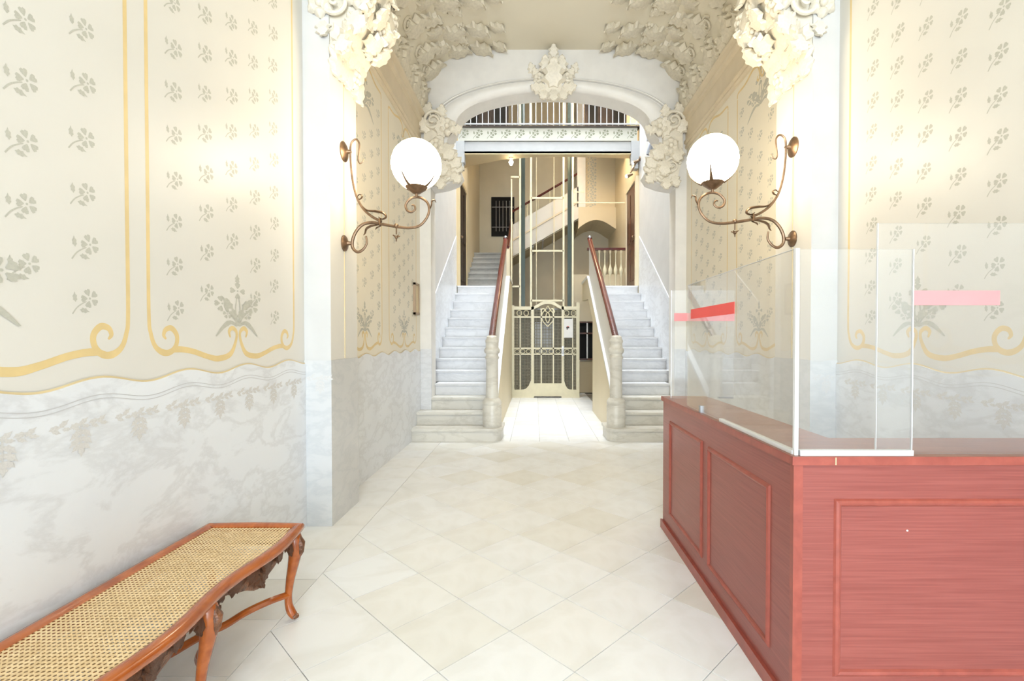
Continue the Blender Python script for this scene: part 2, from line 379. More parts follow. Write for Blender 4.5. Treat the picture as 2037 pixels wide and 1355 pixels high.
def restain(me, mat):
    c = me.copy(); c.materials.clear(); c.materials.append(mat); return c
SPRIG, BOUQ, GARL = sprig_mesh(), bouquet_mesh(), garland_mesh()

# ------------------------------------------------------------------ setting: floor
HALF_A, HALF_P, HALF_B, HALF_S = 1.97, 1.775, 1.935, 1.885
Y_ARCH = 7.1
CEIL = 5.56
floor = MB().box(XC - 2.4, XC + 2.4, -6.4, 14.5, -0.12, -0.012).build('floor', M['grout'])
struct(floor, 'pale marble tile floor laid diagonally inside a straight border', 'floor')
def clip(poly_, axis, val, keep_less):
    out = []
    for i in range(len(poly_)):
        a, b = poly_[i], poly_[(i + 1) % len(poly_)]
        ia = (a[axis] <= val) == keep_less; ib = (b[axis] <= val) == keep_less
        if ia: out.append(a)
        if ia != ib:
            t = (val - a[axis]) / (b[axis] - a[axis]); out.append((a[0] + (b[0] - a[0]) * t, a[1] + (b[1] - a[1]) * t))
    return out
def tile_mb(poly_, g=0.0017):
    cx = sum(p[0] for p in poly_) / len(poly_); cy = sum(p[1] for p in poly_) / len(poly_)
    def ins(d, z):
        r = []
        for x, y in poly_:
            l = math.hypot(x - cx, y - cy); r.append((cx + (x - cx) * (1 - d / l), cy + (y - cy) * (1 - d / l), z))
        return r
    n = len(poly_); b = MB()
    b.add(ins(g * 1.4, -0.012) + ins(g * 1.4, -0.0015) + ins(g * 1.4 + 0.0005, 0), [tuple(2 * n + i for i in range(n))] + [(k * n + i, k * n + (i + 1) % n, (k + 1) * n + (i + 1) % n, (k + 1) * n + i) for k in (0, 1) for i in range(n)])
    return b
HD = 0.2857; BX0, BX1 = -1.262, 2 * XC + 1.262; FY1 = 6.56
full = tile_mb([(-HD, 0), (0, -HD), (HD, 0), (0, HD)]).mesh('floor_tile', M['tile'])
for i in range(-2, 14):
    for j in range(-32, 16):
        if (i + j) % 2 == 0: continue
        cx, cy = BX0 + HD * i, 2.88 + HD * j
        p = [(cx - HD, cy), (cx, cy - HD), (cx + HD, cy), (cx, cy + HD)]
        q = clip(clip(clip(clip(p, 0, BX0, False), 0, BX1, True), 1, FY1, True), 1, -6.1, False)
        if len(q) < 3: continue
        ar = abs(sum(q[k][0] * q[(k + 1) % len(q)][1] - q[(k + 1) % len(q)][0] * q[k][1] for k in range(len(q)))) / 2
        if ar < 0.004: continue
        if ar > 0.163 * 0.999 and len(q) == 4: link('floor_tile', full, floor, Matrix.Translation((cx, cy, 0)))
        else: tile_mb(q).build('floor_tile', M['tile'], floor)
bt = tile_mb([(-0.2, -0.2025), (0.2, -0.2025), (0.2, 0.2025), (-0.2, 0.2025)]).mesh('border_tile', M['tile'])
bw = tile_mb([(-0.222, -0.2025), (0.222, -0.2025), (0.222, 0.2025), (-0.222, 0.2025)]).mesh('border_tile', M['tile'])
for k in range(-22, 10):
    y = 2.807 + 0.405 * k + 0.2025
    for x in (BX0 - 0.2225, BX1 + 0.2225): link('border_tile', bw, floor, Matrix.Translation((x, y, 0)))
for k in range(0, 16):
    for i in range(5): link('passage_tile', bt, floor, Matrix.Translation((XC - 0.8 + 0.4 * i, FY1 + 0.2025 + 0.405 * k, 0)))

# ------------------------------------------------------------------ setting: walls
def wx(side, half, off=0.0): return XC - half + off if side < 0 else XC + half - off
SN = {-1: 'left', 1: 'right'}
def wall_box(side, half, y0, y1, z0, z1, th=0.2, mat='cream', name=None):
    x = wx(side, half); b = MB()
    b.box(*((x - th, x) if side < 0 else (x, x + th)), y0, y1, z0, z1)
    return b.build(name or 'wall_' + SN[side], M[mat])
WZ = lambda y: 1.225 + 0.018 * math.cos(2 * PI * (y - 1.9) / 0.485)
def wainscot(side, half, y0, y1, parent, lines=True, mat='marble', proud=0.012, name='marble_wainscot', edge=True):
    n = max(2, int((y1 - y0) / 0.03)); ys = [y0 + (y1 - y0) * i / n for i in range(n + 1)]
    pl = [(y0, 0.0), (y1, 0.0)] + [(y, WZ(y)) for y in reversed(ys)]
    a, c = wx(side, half, -0.01), wx(side, half, proud)
    o = MB().prism(pl, 'x', min(a, c), max(a, c)).build(name, M[mat], parent)
    if edge:
        MB().ribbon([(y, WZ(y) + 0.004) for y in ys], 0.008, lambda p: (wx(side, half, proud * 0.5), p.x, p.y)).build('painted_edge_line', M['edge'], parent)
    if lines:
        for d in (0.062, 0.078):
            MB().ribbon([(y, 1.225 - d + (WZ(y) - 1.225) * 0.9) for y in ys], 0.0035, lambda p: (wx(side, half, proud + 0.0008), p.x, p.y)).build('incised_line', M['incise'], o)
    return o
def wmat(side, half, y, z, sc, off=0.0003, mirror=False):
    u = Vector((0, 1 if side < 0 else -1, 0)); n = Vector((1 if side < 0 else -1, 0, 0)); v = Vector((0, 0, 1)); X = wx(side, half, off)
    if not isinstance(sc, tuple): sc = (sc, sc)
    return Matrix(((u.x * sc[0], v.x * sc[1], n.x, X), (u.y * sc[0], v.y * sc[1], n.y, y), (u.z * sc[0], v.z * sc[1], n.z, z), (0, 0, 0, 1)))
CURL = [(0, 1.96), (0, 1.51), (0.01, 1.419), (0.035, 1.361), (0.082, 1.332), (0.13, 1.335), (0.163, 1.367), (0.167, 1.411), (0.135, 1.444), (0.098, 1.438), (0.085, 1.412), (0.1, 1.394)]
BOT = [(0.09, 1.329), (0.168, 1.345), (0.27, 1.333), (0.38, 1.303), (0.468, 1.288), (0.572, 1.309), (0.622, 1.382), (0.628, 1.432), (0.592, 1.455), (0.562, 1.436), (0.573, 1.402)]
def gold_panel(side, half, y0, y1, ztop, parent, top_curls=False):
    hw = (y1 - y0) / 2; k = hw / 0.645; mapf = lambda p: (wx(side, half, 0.0004), p.x, p.y); mapg = lambda p: (wx(side, half, 0.0007), p.x, p.y)
    for sgn, e in ((1, y0), (-1, y1)):
        b = MB()
        b.ribbon([(e, ztop), (e, 1.96)], 0.02, mapf)
        b.ribbon([(p.x, p.y) for p in cr([(e + sgn * d * min(k, 1), z, 0) for d, z in CURL], 6)], [0.02, 0.02, 0.021, 0.024, 0.03, 0.028, 0.026, 0.027, 0.027, 0.024, 0.02, 0.008], mapf)
        b.ribbon([(p.x, p.y) for p in cr([(e + sgn * d * k, z, 0) for d, z in BOT], 6)], [0.012, 0.03, 0.028, 0.028, 0.032, 0.032, 0.022, 0.022, 0.026, 0.024, 0.01], mapg)
        if top_curls:
            b.ribbon([(p.x, p.y) for p in cr([(e + sgn * d * k, ztop + 0.12 - (z - 1.29) * 1.0, 0) for d, z in [(0, 1.40), (0.02, 1.35)] + BOT[1:]], 6)], [0.02, 0.024, 0.026, 0.03, 0.03, 0.022, 0.024, 0.01], mapg)
        b.build('painted_gold_band', M['gold'], parent)
def sprigs(side, half, ycols, z0, z1, parent, sc=0.112, skip=None):
    for i, y in enumerate(ycols):
        zb = 2.35 + (0.1025 if i % 2 else 0)
        for k in range(-6, 12):
            z = zb + 0.205 * k
            if z < z0 or z > z1 or (skip and skip(y, z)): continue
            link('painted_sprig', SPRIG, parent, wmat(side, half, y + random.uniform(-.006, .006), z + random.uniform(-.005, .005), sc * random.uniform(0.95, 1.05)))
for side in (-1, 1):
    dy = 0.0 if side < 0 else 0.05
    wa = wall_box(side, HALF_A, -6.2, 3.606, 0, CEIL + 0.1)
    struct(wa, 'cream stencilled front wall on the %s with grey marble wainscot' % SN[side], 'wall')
    wainscot(side, HALF_A, -6.2, 3.606, wa)
    gold_panel(side, HALF_A, 2.155 + dy, 3.45 + dy * 0.6, 4.1, wa); gold_panel(side, HALF_A, 0.80, 2.045 + dy, 4.1, wa)
    sk = lambda y, z: abs(y - 2.8 - dy) < 0.15 and z < 1.8 or abs(y - 1.42) < 0.2 and z < 1.75
    sprigs(side, HALF_A, [2.32 + dy + 0.22 * i for i in range(5)], 1.50, 4.0, wa, skip=sk)
    sprigs(side, HALF_A, [1.4, 1.625 + dy, 1.85 + dy][::-1], 1.46, 4.0, wa, skip=sk)
    link('painted_bouquet', BOUQ, wa, wmat(side, HALF_A, 2.80 + dy, 1.50, (0.42, 0.27)))
    link('painted_bouquet', BOUQ, wa, wmat(side, HALF_A, 1.42, 1.53, (0.42, 0.27)))
    for i in range(10): link('painted_garland', GARL, wa, wmat(side, HALF_A, 3.40 - 0.268 * i, 1.085 - 0.002 * i, (0.2, 0.165), 0.0124))
    # wall of the second bay
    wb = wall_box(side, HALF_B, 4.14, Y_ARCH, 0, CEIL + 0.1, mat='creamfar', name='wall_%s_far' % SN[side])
    struct(wb, 'cream stencilled wall on the %s between pilaster and stair arch' % SN[side], 'wall')
    wainscot(side, HALF_B, 4.14, Y_ARCH, wb, lines=False)
    for (p0, p1) in ((4.25, 5.33), (5.59, 6.87)):
        gold_panel(side, HALF_B, p0, p1, 3.98, wb, True)
        pc = (p0 + p1) / 2
        link('painted_bouquet', BOUQ, wb, wmat(side, HALF_B, pc, 1.50, (0.42, 0.27))); link('painted_bouquet', BOUQ, wb, wmat(side, HALF_B, pc, 3.72, (0.62, 0.34)))
        n = 5; cols = [pc + (i - 2) * 0.215 for i in range(n)]
        sprigs(side, HALF_B, cols, 1.50, 3.95, wb, skip=lambda y, z: abs(y - pc) < 0.16 and (z < 1.82 or z > 3.5) or abs(y - pc) < 0.3 and z > 3.55)
    # cornice along the second bay
    x = wx(side, HALF_B); sg = 1 if side < 0 else -1
    prof = [(0, 4.12), (0.03, 4.13), (0.04, 4.16), (0.03, 4.19), (0.055, 4.21), (0.05, 4.24), (0.03, 4.25), (0.035, 4.47), (0.07, 4.49), (0.075, 4.53), (0.06, 4.54), (0.10, 4.575), (0.11, 4.60), (0.085, 4.61), (0.08, 4.66), (0, 4.66)]
    c = MB().prism([(x + sg * (a - 0.01), z) for a, z in prof], 'y', 3.5, Y_ARCH).build('cornice', M['cornice'], wb)
    # pilaster with capital
    tr = MB(); xi = wx(side, HALF_P); xo = wx(side, HALF_A, -0.1)
    tr.box(min(xi, xo), max(xi, xo), 3.606, 4.14, 1.2, CEIL)
    pil = struct(tr.build('trim_%d' % (1 if side < 0 else 2), M['pilplaster']), 'white pilaster carrying the %s wall lamp and leafy capital' % SN[side], 'pilaster')
    MB().box(min(xi, xo) - (0.006 if side > 0 else 0), max(xi, xo) + (0.006 if side < 0 else 0), 3.60, 4.146, 0, 1.232).build('marble_base', M['marblep'], pil)
    MB().box(xi, xi + sg * 0.0015, 3.607, 4.139, 1.235, 3.7).build('cream_painted_face', M['cream'], pil)
    link('painted_garland', GARL, pil, frame((XC - 1.87 * (1 if side < 0 else -1), 3.5985, 1.10), (0, 0, 1), (0, -1, 0), 0.17))
    MB().tube([(xi + sg * 0.004, 3.865, 1.24), (xi + sg * 0.004, 3.865, 3.4)], 0.003, 6).build('cable', M['edge'], pil)
    pr = [(-0.02, 3.42), (0.02, 3.45), (0.05, 3.55), (0.13, 3.68), (0.23, 3.80), (0.30, 3.95), (0.32, 4.10), (0.30, 4.32), (0.26, 4.5), (-0.02, 4.5)]
    cp = MB().prism([(xi + sg * a, z) for a, z in pr], 'y', 3.62, 4.13).build('capital', M['ornament'], pil)
    rnd = random.Random(11)
    for r in range(1, 8):
        (a0, z0), (a1, z1) = pr[r], pr[r + 1]
        tx, tz = a1 - a0, z1 - z0; l = math.hypot(tx, tz); nr = Vector((sg * tz / l, 0, -tx / l))
        for j in range(5):
            y = 3.60 + 0.54 * (j + (0.5 if r % 2 else 0.1)) / 5 + 0.02
            up = Vector((0, rnd.uniform(-0.5, 0.5), 1)) * (-1 if r < 3 else rnd.choice((1, -1)))
            p = Vector((xi + sg * (a0 + a1) / 2, y, (z0 + z1) / 2))
            if rnd.random() < 0.24: orn('rosette', cp, p, up, nr, rnd.uniform(0.15, 0.19))
            else: orn('acanthus', cp, p - up.normalized() * 0.06, up, nr, rnd.uniform(0.20, 0.27), sx=1.1)
    for (a, z, s_, kind, an) in [(0.05, 3.62, 0.22, 'acanthus', 2.6), (0.14, 3.76, 0.24, 'acanthus', 2.2), (0.22, 3.9, 0.2, 'rosette', 0), (0.06, 3.85, 0.26, 'scroll', 0), (0.2, 4.08, 0.25, 'acanthus', 0.5), (0.02, 4.05, 0.24, 'acanthus', -0.4),
                                 (0.27, 4.0, 0.2, 'acanthus', 1.4), (-0.06, 3.84, 0.2, 'rosette', 0), (-0.05, 3.72, 0.16, 'acanthus', 3.0), (-0.1, 3.98, 0.22, 'acanthus', 0.6), (0.11, 4.0, 0.18, 'rosette', 0), (-0.13, 3.88, 0.15, 'acanthus', 2.5), (0.12, 4.2, 0.3, 'acanthus', 0.1)]:
        orn(kind, cp, (xi + sg * a, 3.612, z), (sg * math.sin(an), 0, math.cos(an)), (0, -1, 0), s_)
    for (yy, z, s_) in [(4.05, 3.50, 0.22), (3.9, 3.56, 0.2), (3.75, 3.60, 0.17)]:
        orn('acanthus', cp, (xi + sg * 0.02, yy, z + 0.06), (0, 0.2, -1), (sg, 0, -0.4), s_, sx=1.2)
# transverse rib and ceiling
COVE = [(1.90, 4.60), (1.885, 4.9), (1.84, 5.08), (1.74, 5.25), (1.60, 5.37), (1.42, 5.46), (1.20, 5.525), (0.9, 5.555), (0.6, CEIL)]
sec = [(XC - a, z) for a, z in COVE] + [(XC + a, z) for a, z in reversed(COVE)] + [(XC + 2.15, 4.60), (XC + 2.15, CEIL + 0.15), (XC - 2.15, CEIL + 0.15), (XC - 2.15, 4.60)]
ceil_o = struct(MB().prism(sec, 'y', -6.2, Y_ARCH).build('ceiling', M['ceilp']), 'beige coved ceiling with plaster leaf plumes over the cornice', 'ceiling')
rib = [(XC - 1.5 * math.cos(a), 4.45 + 0.95 * math.sin(a)) for a in [PI * i / 24 for i in range(25)]]
ribp = rib + [(XC + 1.95, 4.45), (XC + 1.95, CEIL), (XC - 1.95, CEIL), (XC - 1.95, 4.45)]
struct(MB().prism(ribp, 'y', 3.66, 4.09).build('trim_3', M['plaster']), 'plaster arch rib crossing the ceiling between the pilasters', 'arch rib')
# plumes on the cove
def cove_pt(side, t):
    L = COVE; i = min(int(t * (len(L) - 1)), len(L) - 2); q = t * (len(L) - 1) - i
    a = L[i][0] + (L[i + 1][0] - L[i][0]) * q; z = L[i][1] + (L[i + 1][1] - L[i][1]) * q
    ta, tz = L[i + 1][0] - L[i][0], L[i + 1][1] - L[i][1]; l = math.hypot(ta, tz)
    s_ = -1 if side < 0 else 1
    return Vector((XC + s_ * a, 0, z)), Vector((s_ * ta / l, 0, tz / l)), Vector((-s_ * tz / l, 0, ta / l))
for side in (-1, 1):
    for y in (4.85, 5.42, 5.99, 6.56, 6.98):
        last = y > 6.9
        for (t, dyy, kind, s_, lean) in [(0.02, 0, 'acanthus', 0.34, 0), (0.02, -0.14, 'acanthus', 0.24, -0.5), (0.02, 0.14, 'acanthus', 0.24, 0.5), (0.16, 0.0, 'rosette', 0.2, 0),
                                         (0.26, 0.02, 'acanthus', 0.38, 0.1), (0.30, -0.12, 'scroll', 0.17, 0), (0.45, 0.1, 'acanthus', 0.28, 0.6), (0.45, -0.1, 'acanthus', 0.28, -0.6),
                                         (0.58, 0.0, 'acanthus', 0.34, 0), (0.66, 0.09, 'acanthus', 0.22, 0.7), (0.72, -0.08, 'rosette', 0.12, 0), (0.76, 0.0, 'acanthus', 0.34, 0.15), (0.88, 0.03, 'acanthus', 0.26, -0.2)]:
            yy = y + dyy
            if yy > Y_ARCH - 0.05: continue
            p, tg, nr = cove_pt(side, t); p.y = yy
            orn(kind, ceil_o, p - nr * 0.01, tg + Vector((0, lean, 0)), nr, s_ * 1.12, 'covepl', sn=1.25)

# ------------------------------------------------------------------ arch wall
INN = [(1.775, 0.0), (1.775, 3.58), (1.56, 3.62), (1.40, 3.68), (1.33, 3.78), (1.38, 3.92), (1.48, 4.05), (1.55, 4.16), (1.53, 4.27), (1.46, 4.36), (1.43, 4.42)]
EA, EB, EZ = 1.41, 0.52, 4.44
ell = [(XC - EA * math.cos(PI * i / 40), EZ + EB * math.sin(PI * i / 40) ** 0.9) for i in range(41)]
inner = [(XC - a, z) for a, z in INN] + ell[1:-1] + [(XC + a, z) for a, z in reversed(INN)]
outer = [(XC + 2.3, 0.0), (XC + 2.3, 5.9), (XC - 2.3, 5.9), (XC - 2.3, 0.0)]
arch = struct(MB().prism(inner + outer, 'y', Y_ARCH, Y_ARCH + 0.32).build('wall_arch', M['plaster']), 'white plaster wall with wide basket arch opening onto the stairs', 'wall')
def sect(t, ph):
    a = 1.74 + (EA + 0.005 - 1.74) * t; b_ = 0.665 + (EB - 0.665) * t; zc = 4.475 + (EZ - 4.475) * t
    return Vector((XC - a * math.cos(ph), 0, zc + b_ * math.sin(ph) ** 0.92))
AP = [(0.0, 0.01), (0.0, -0.045), (0.05, -0.055), (0.10, -0.045), (0.12, -0.012), (0.20, -0.012), (0.24, -0.05), (0.45, -0.075), (0.70, -0.07), (0.90, -0.045), (1.0, -0.02), (1.0, 0.02)]
b = MB(); NP = 56; v = []
for i in range(NP + 1):
    ph = PI * (0.02 + 0.96 * i / NP)
    for t, yo in AP: q = sect(t, ph); v.append((q.x, Y_ARCH + yo, q.z))
n = len(AP); b.add(v, [(i * n + k, i * n + k + 1, (i + 1) * n + k + 1, (i + 1) * n + k) for i in range(NP) for k in range(n - 1)])
b.build('arch_moulding', M['plaster'], arch, True)
for side in (-1, 1):
    sg = 1 if side < 0 else -1; X = lambda a: XC - a if side < 0 else XC + a
    # marble pilaster base strip on each jamb
    MB().box(*sorted((X(HALF_B), X(1.772))), Y_ARCH - 0.014, Y_ARCH + 0.03, 0, 1.235).build('jamb_marble', M['marblew'], arch)
    cb = MB().prism([(X(a), z) for a, z in [(1.76, 3.6), (1.55, 3.64), (1.41, 3.72), (1.37, 3.80), (1.45, 3.98), (1.58, 4.12), (1.58, 4.3), (1.5, 4.5), (1.7, 4.6), (1.85, 4.5), (1.86, 4.0)]], 'y', Y_ARCH - 0.07, Y_ARCH + 0.05).build('corbel', M['ornament'], arch)
    for (a, z, s_, kind, an) in [(1.72, 4.50, 0.30, 'scroll', 0), (1.52, 4.42, 0.26, 'rosette', 0), (1.45, 4.36, 0.2, 'acanthus', 1.3), (1.62, 4.30, 0.30, 'acanthus', 0.2), (1.80, 4.35, 0.26, 'acanthus', -0.5), (1.68, 4.15, 0.24, 'rosette', 0), (1.80, 4.12, 0.3, 'acanthus', 2.9),
                                 (1.58, 4.16, 0.36, 'acanthus', 2.6), (1.52, 4.0, 0.34, 'acanthus', 2.3), (1.62, 3.95, 0.34, 'acanthus', 2.9), (1.48, 3.86, 0.27, 'acanthus', 1.9), (1.56, 3.78, 0.22, 'rosette', 0), (1.70, 3.86, 0.24, 'scroll', 0), (1.45, 3.75, 0.24, 'acanthus', 2.4), (1.62, 3.70, 0.24, 'acanthus', 3.1), (1.72, 3.72, 0.22, 'acanthus', 3.5), (1.85, 4.6, 0.22, 'acanthus', 0.6), (1.62, 4.55, 0.22, 'acanthus', 0.2)]:
        orn(kind, cb, (X(a), Y_ARCH - 0.07, z), (sg * math.sin(an), 0, math.cos(an)), (0, -1, 0), s_)
ks = MB().prism([(XC - 0.10, 4.83), (XC + 0.10, 4.83), (XC + 0.13, 5.1), (XC + 0.08, 5.42), (XC, 5.5), (XC - 0.08, 5.42), (XC - 0.13, 5.1)], 'y', Y_ARCH - 0.10, Y_ARCH + 0.02).build('keystone', M['ornament'], arch)
for (a, z, s_, kind, an, dyk) in [(0, 5.40, 0.20, 'acanthus', 0, .1), (0, 4.98, 0.44, 'acanthus', 0, .1), (-0.09, 5.18, 0.28, 'acanthus', -0.15, .08), (0.09, 5.18, 0.28, 'acanthus', 0.15, .08), (-0.2, 5.12, 0.2, 'rosette', 0, .03), (0.2, 5.12, 0.2, 'rosette', 0, .03),
                             (-0.17, 5.12, 0.24, 'acanthus', -0.7, .0), (0.17, 5.12, 0.24, 'acanthus', 0.7, .0), (-0.18, 4.97, 0.24, 'scroll', 0, .06), (0.18, 4.97, 0.24, 'scroll', 0, .06), (-0.12, 4.95, 0.26, 'acanthus', -1.5, .08), (0.12, 4.95, 0.26, 'acanthus', 1.5, .08),
                             (-0.1, 4.94, 0.22, 'acanthus', 3.6, .08), (0.1, 4.94, 0.22, 'acanthus', 2.7, .08), (0, 4.93, 0.24, 'acanthus', PI, .1), (-0.28, 5.22, 0.18, 'acanthus', -0.4, .0), (0.28, 5.22, 0.18, 'acanthus', 0.4, .0)]:
    orn(kind, ks, (XC + a, Y_ARCH - dyk, z), (math.sin(an), 0, math.cos(an)), (0, -1, 0), s_)
# entrance wall behind the camera with its open doorway
bk = MB().box(XC - 2.3, XC - 1.55, -6.35, -6.2, 0, 5.7).box(XC + 1.55, XC + 2.3, -6.35, -6.2, 0, 5.7).box(XC - 1.55, XC + 1.55, -6.35, -6.2, 5.2, 5.7)
struct(bk.build('wall_back', M['cream']), 'cream entrance wall around the open street doorway', 'wall')

# ------------------------------------------------------------------ stairwell shell
YB = 14.3
for side in (-1, 1):
    x = wx(side, HALF_S); wl = wall_box(side, HALF_S, Y_ARCH + 0.3, 10.08, 0, 13.0, mat='pilplaster', name='wall_%s_stairwell' % SN[side])
    struct(wall_box(side, HALF_S, 10.08, YB, 0, 13.0, mat='wellwall', name='wall_%s_landing' % SN[side]), 'yellowish landing wall with the dark door on the %s' % SN[side], 'wall')
    struct(wl, 'stairwell side wall on the %s rising behind the arch' % SN[side], 'wall')
    # marble dado climbing with the steps
    sl = 0.177 / 0.275; za = lambda y: 0.177 * ((y - 6.53) / 0.275 + 1)
    a, c = wx(side, HALF_S, -0.01), wx(side, HALF_S, 0.012)
    MB().prism([(7.43, 0.3), (10.05, 2.2), (10.05, za(10.05) + 1.05), (7.43, za(7.43) + 1.05)], 'x', min(a, c), max(a, c)).build('marble_dado', M['marble'], wl)
struct(MB().box(XC - 2.1, XC + 2.1, YB, YB + 0.2, 0, 8.6).build('wall_stairwell_back', M['greywall']), 'grey painted back wall of the stairwell behind the lift', 'wall')
struct(MB().box(XC - 2.1, XC + 2.1, 10.02, 10.2, 8.5, 13.0).build('wall_light_well_back', M['plaster']), 'upper light well wall standing over the gallery', 'wall')
struct(MB().box(XC - 2.1, XC + 2.1, 10.2, YB, 8.5, 8.7).build('ceiling_stairwell', M['ceilp']), 'upper ceiling of the stairwell beyond the skylight', 'ceiling')
struct(MB().box(XC - 2.3, XC + 2.3, Y_ARCH, Y_ARCH + 0.32, 5.9, 13.0).build('wall_light_well', M['plaster']), 'upper light well wall standing over the arch', 'wall')

# ------------------------------------------------------------------ main staircases
RIS, TRD, YS = 0.177, 0.275, 6.53
def rounded_slab(b, x0, x1, y0, y1, z0, z1, side, r=0.12):
    # inner (gap side) front corner rounded
    xi, xo = (x1, x0) if side < 0 else (x0, x1); s_ = 1 if side < 0 else -1
    p = [(xo, y1), (xo, y0)] + [(xi - s_ * r + s_ * r * math.sin(a), y0 + r - r * math.cos(a)) for a in [PI / 2 * i / 6 for i in range(7)]] + [(xi, y1)]
    b.prism(p, 'z', z0, z1)
for side in (-1, 1):
    nm = SN[side]; sg = 1 if side < 0 else -1
    X = lambda a: XC - a if side < 0 else XC + a
    st = thing('staircase', 'white marble staircase with mahogany handrail climbing to the %s of the lift' % nm, 'staircase', (X(1.3), YS, 0), 'pair of marble staircases')
    def xr(a0, a1): return sorted((X(a0), X(a1)))
    for k in range(1, 15):
        y0 = YS + TRD * (k - 1); zt = RIS * k; y1 = y0 + TRD + 0.045 if k < 14 else 11.33
        mt = M['marbles'] if k <= 3 else M['marblew']
        oo = HALF_B - 0.003 if k <= 2 else (1.773 if k == 3 else HALF_S - 0.013)
        ii = 0.70 if k == 1 else (0.80 if k == 2 else 0.905)
        if k == 4: oo = 1.773
        b = MB(); x0, x1 = xr(oo, ii)
        if k <= 1:
            rounded_slab(b, x0, x1, y0, y1 + 0.2, zt - 0.04, zt, side); rounded_slab(b, x0 + 0.02 * (side > 0), x1 - 0.02 * (side < 0), y0 + 0.025, y1 + 0.2, zt - RIS, zt - 0.04, side)
        else:
            b.box(x0, x1, y0, y1, zt - 0.032, zt); b.box(x0, x1, y0 + 0.042, y1 if k == 2 else y0 + 0.07, zt - RIS, zt - 0.032)
        b.build('step', mt, st)
    # newel post
    NW = [(0.0, 0), (0.128, 0), (0.130, 0.28), (0.122, 0.30), (0.130, 0.315), (0.128, 0.35), (0.112, 0.375), (0.098, 0.39), (0.088, 0.395), (0.084, 0.55), (0.082, 0.92), (0.094, 0.935), (0.098, 0.955), (0.084, 0.975), (0.084, 1.0), (0.104, 1.02), (0.110, 1.05), (0.100, 1.075), (0.088, 1.09), (0.086, 1.15), (0.094, 1.165), (0.092, 1.19), (0.078, 1.21), (0.074, 1.235), (0.05, 1.255), (0, 1.26)]
    MB().lathe(NW, (X(0.855), 6.72, RIS), 20).build('newel_post', M['marbles'], st, True)
    # string wall, ledge, upper parapet
    zs = lambda y: RIS * ((y - YS) / TRD + 1) + 0.16
    gi = 0.80 if side < 0 else 0.835
    ye = 11.3 if side < 0 else 9.3
    pl = [(6.86, 0.0), (ye, 0.0)] + ([(11.3, zs(10.1)), (10.1, zs(10.1))] if side < 0 else [(9.3, 1.75), (10.1, 2.2), (11.3, 2.25), (11.3, zs(10.1)), (10.1, zs(10.1))]) + [(6.86, zs(6.86))]
    MB().prism(pl, 'x', *xr(0.90, gi)).build('string_wall', M['wellwall'], st)
    lp = [(6.86, zs(6.86)), (10.1, zs(10.1)), (11.3, zs(10.1)), (11.3, zs(10.1) + 0.045), (10.1, zs(10.1) + 0.045), (6.86, zs(6.86) + 0.045)]
    MB().prism(lp, 'x', *xr(0.91, gi - 0.02)).build('ledge', M['whitepaint'], st)
    zr = lambda y: 1.40 + (3.37 - 1.40) * (y - 6.80) / (10.1 - 6.80)
    MB().prism([(6.80, zs(6.86)), (10.1, zs(10.1) + 0.02), (10.1, zr(10.1)), (6.80, zr(6.80))], 'x', *xr(0.895, 0.855)).build('parapet', M['cream'], st)
    path = cr([(X(0.865), 6.76, 1.37), (X(0.87), 7.1, zr(7.1) + 0.0), (X(0.872), 8.4, zr(8.4) + 0.035), (X(0.875), 10.0, zr(10.0) + 0.02), (X(0.875), 10.16, zr(10.16) + 0.06)], 8)
    rp = [(0.048 * math.cos(a), 0.036 * math.sin(a)) for a in [2 * PI * i / 12 for i in range(12)]]
    MB().sweep(path, rp, lambda i: (Vector((1, 0, 0)), Vector((0, -0.52, 0.85)))).build('handrail', M['rail'], st, True)
    MB().sphere((X(0.875), 10.17, zr(10.1) + 0.12), 0.035, 12, 8).tube([(X(0.875), 10.17, zr(10.1)), (X(0.875), 10.17, zr(10.1) + 0.1)], 0.014).build('rail_finial', M['steel'], st, True)

# doors on the first landing
def leaf_door(name, side, y0, y1, z0, z1, mat, label):
    x = wx(side, HALF_S); sg = 1 if side < 0 else -1
    d = MB().box(*sorted((x, x + sg * 0.045)), y0, y1, z0, z1).build(name, M[mat]); struct(d, label, 'door')
    wdt = (y1 - y0)
    for zz0, zz1 in ((z0 + 0.15, z0 + 0.85), (z0 + 1.0, z1 - 0.15)):
        for k in (0, 1):
            a = y0 + 0.1 + k * (wdt / 2 - 0.03); MB().box(*sorted((x + sg * 0.045, x + sg * 0.06)), a, a + wdt / 2 - 0.17, zz0, zz1).build('door_panel', M[mat], d)
    MB().sphere((x + sg * 0.08, y0 + 0.12, z0 + 1.05), 0.03, 10, 6).build('door_knob', M['bronze'], d)
    MB().box(*sorted((x, x + sg * 0.07)), y0 - 0.08, y0, z0, z1 + 0.08).box(*sorted((x, x + sg * 0.07)), y0, y1, z1, z1 + 0.08).box(*sorted((x, x + sg * 0.07)), y1, y1 + 0.08, z0, z1 + 0.08).build('door_frame', M['wellwall' if side > 0 else 'tan'], d)
    return d
ZL = RIS * 14
leaf_door('door_1', -1, 10.2, 11.18, ZL, ZL + 2.2, 'brown', 'near black wooden door on the landing of the left stairs')
leaf_door('door_2', 1, 10.2, 11.18, ZL, ZL + 2.2, 'redbrown', 'reddish brown wooden door on the landing of the right stairs')

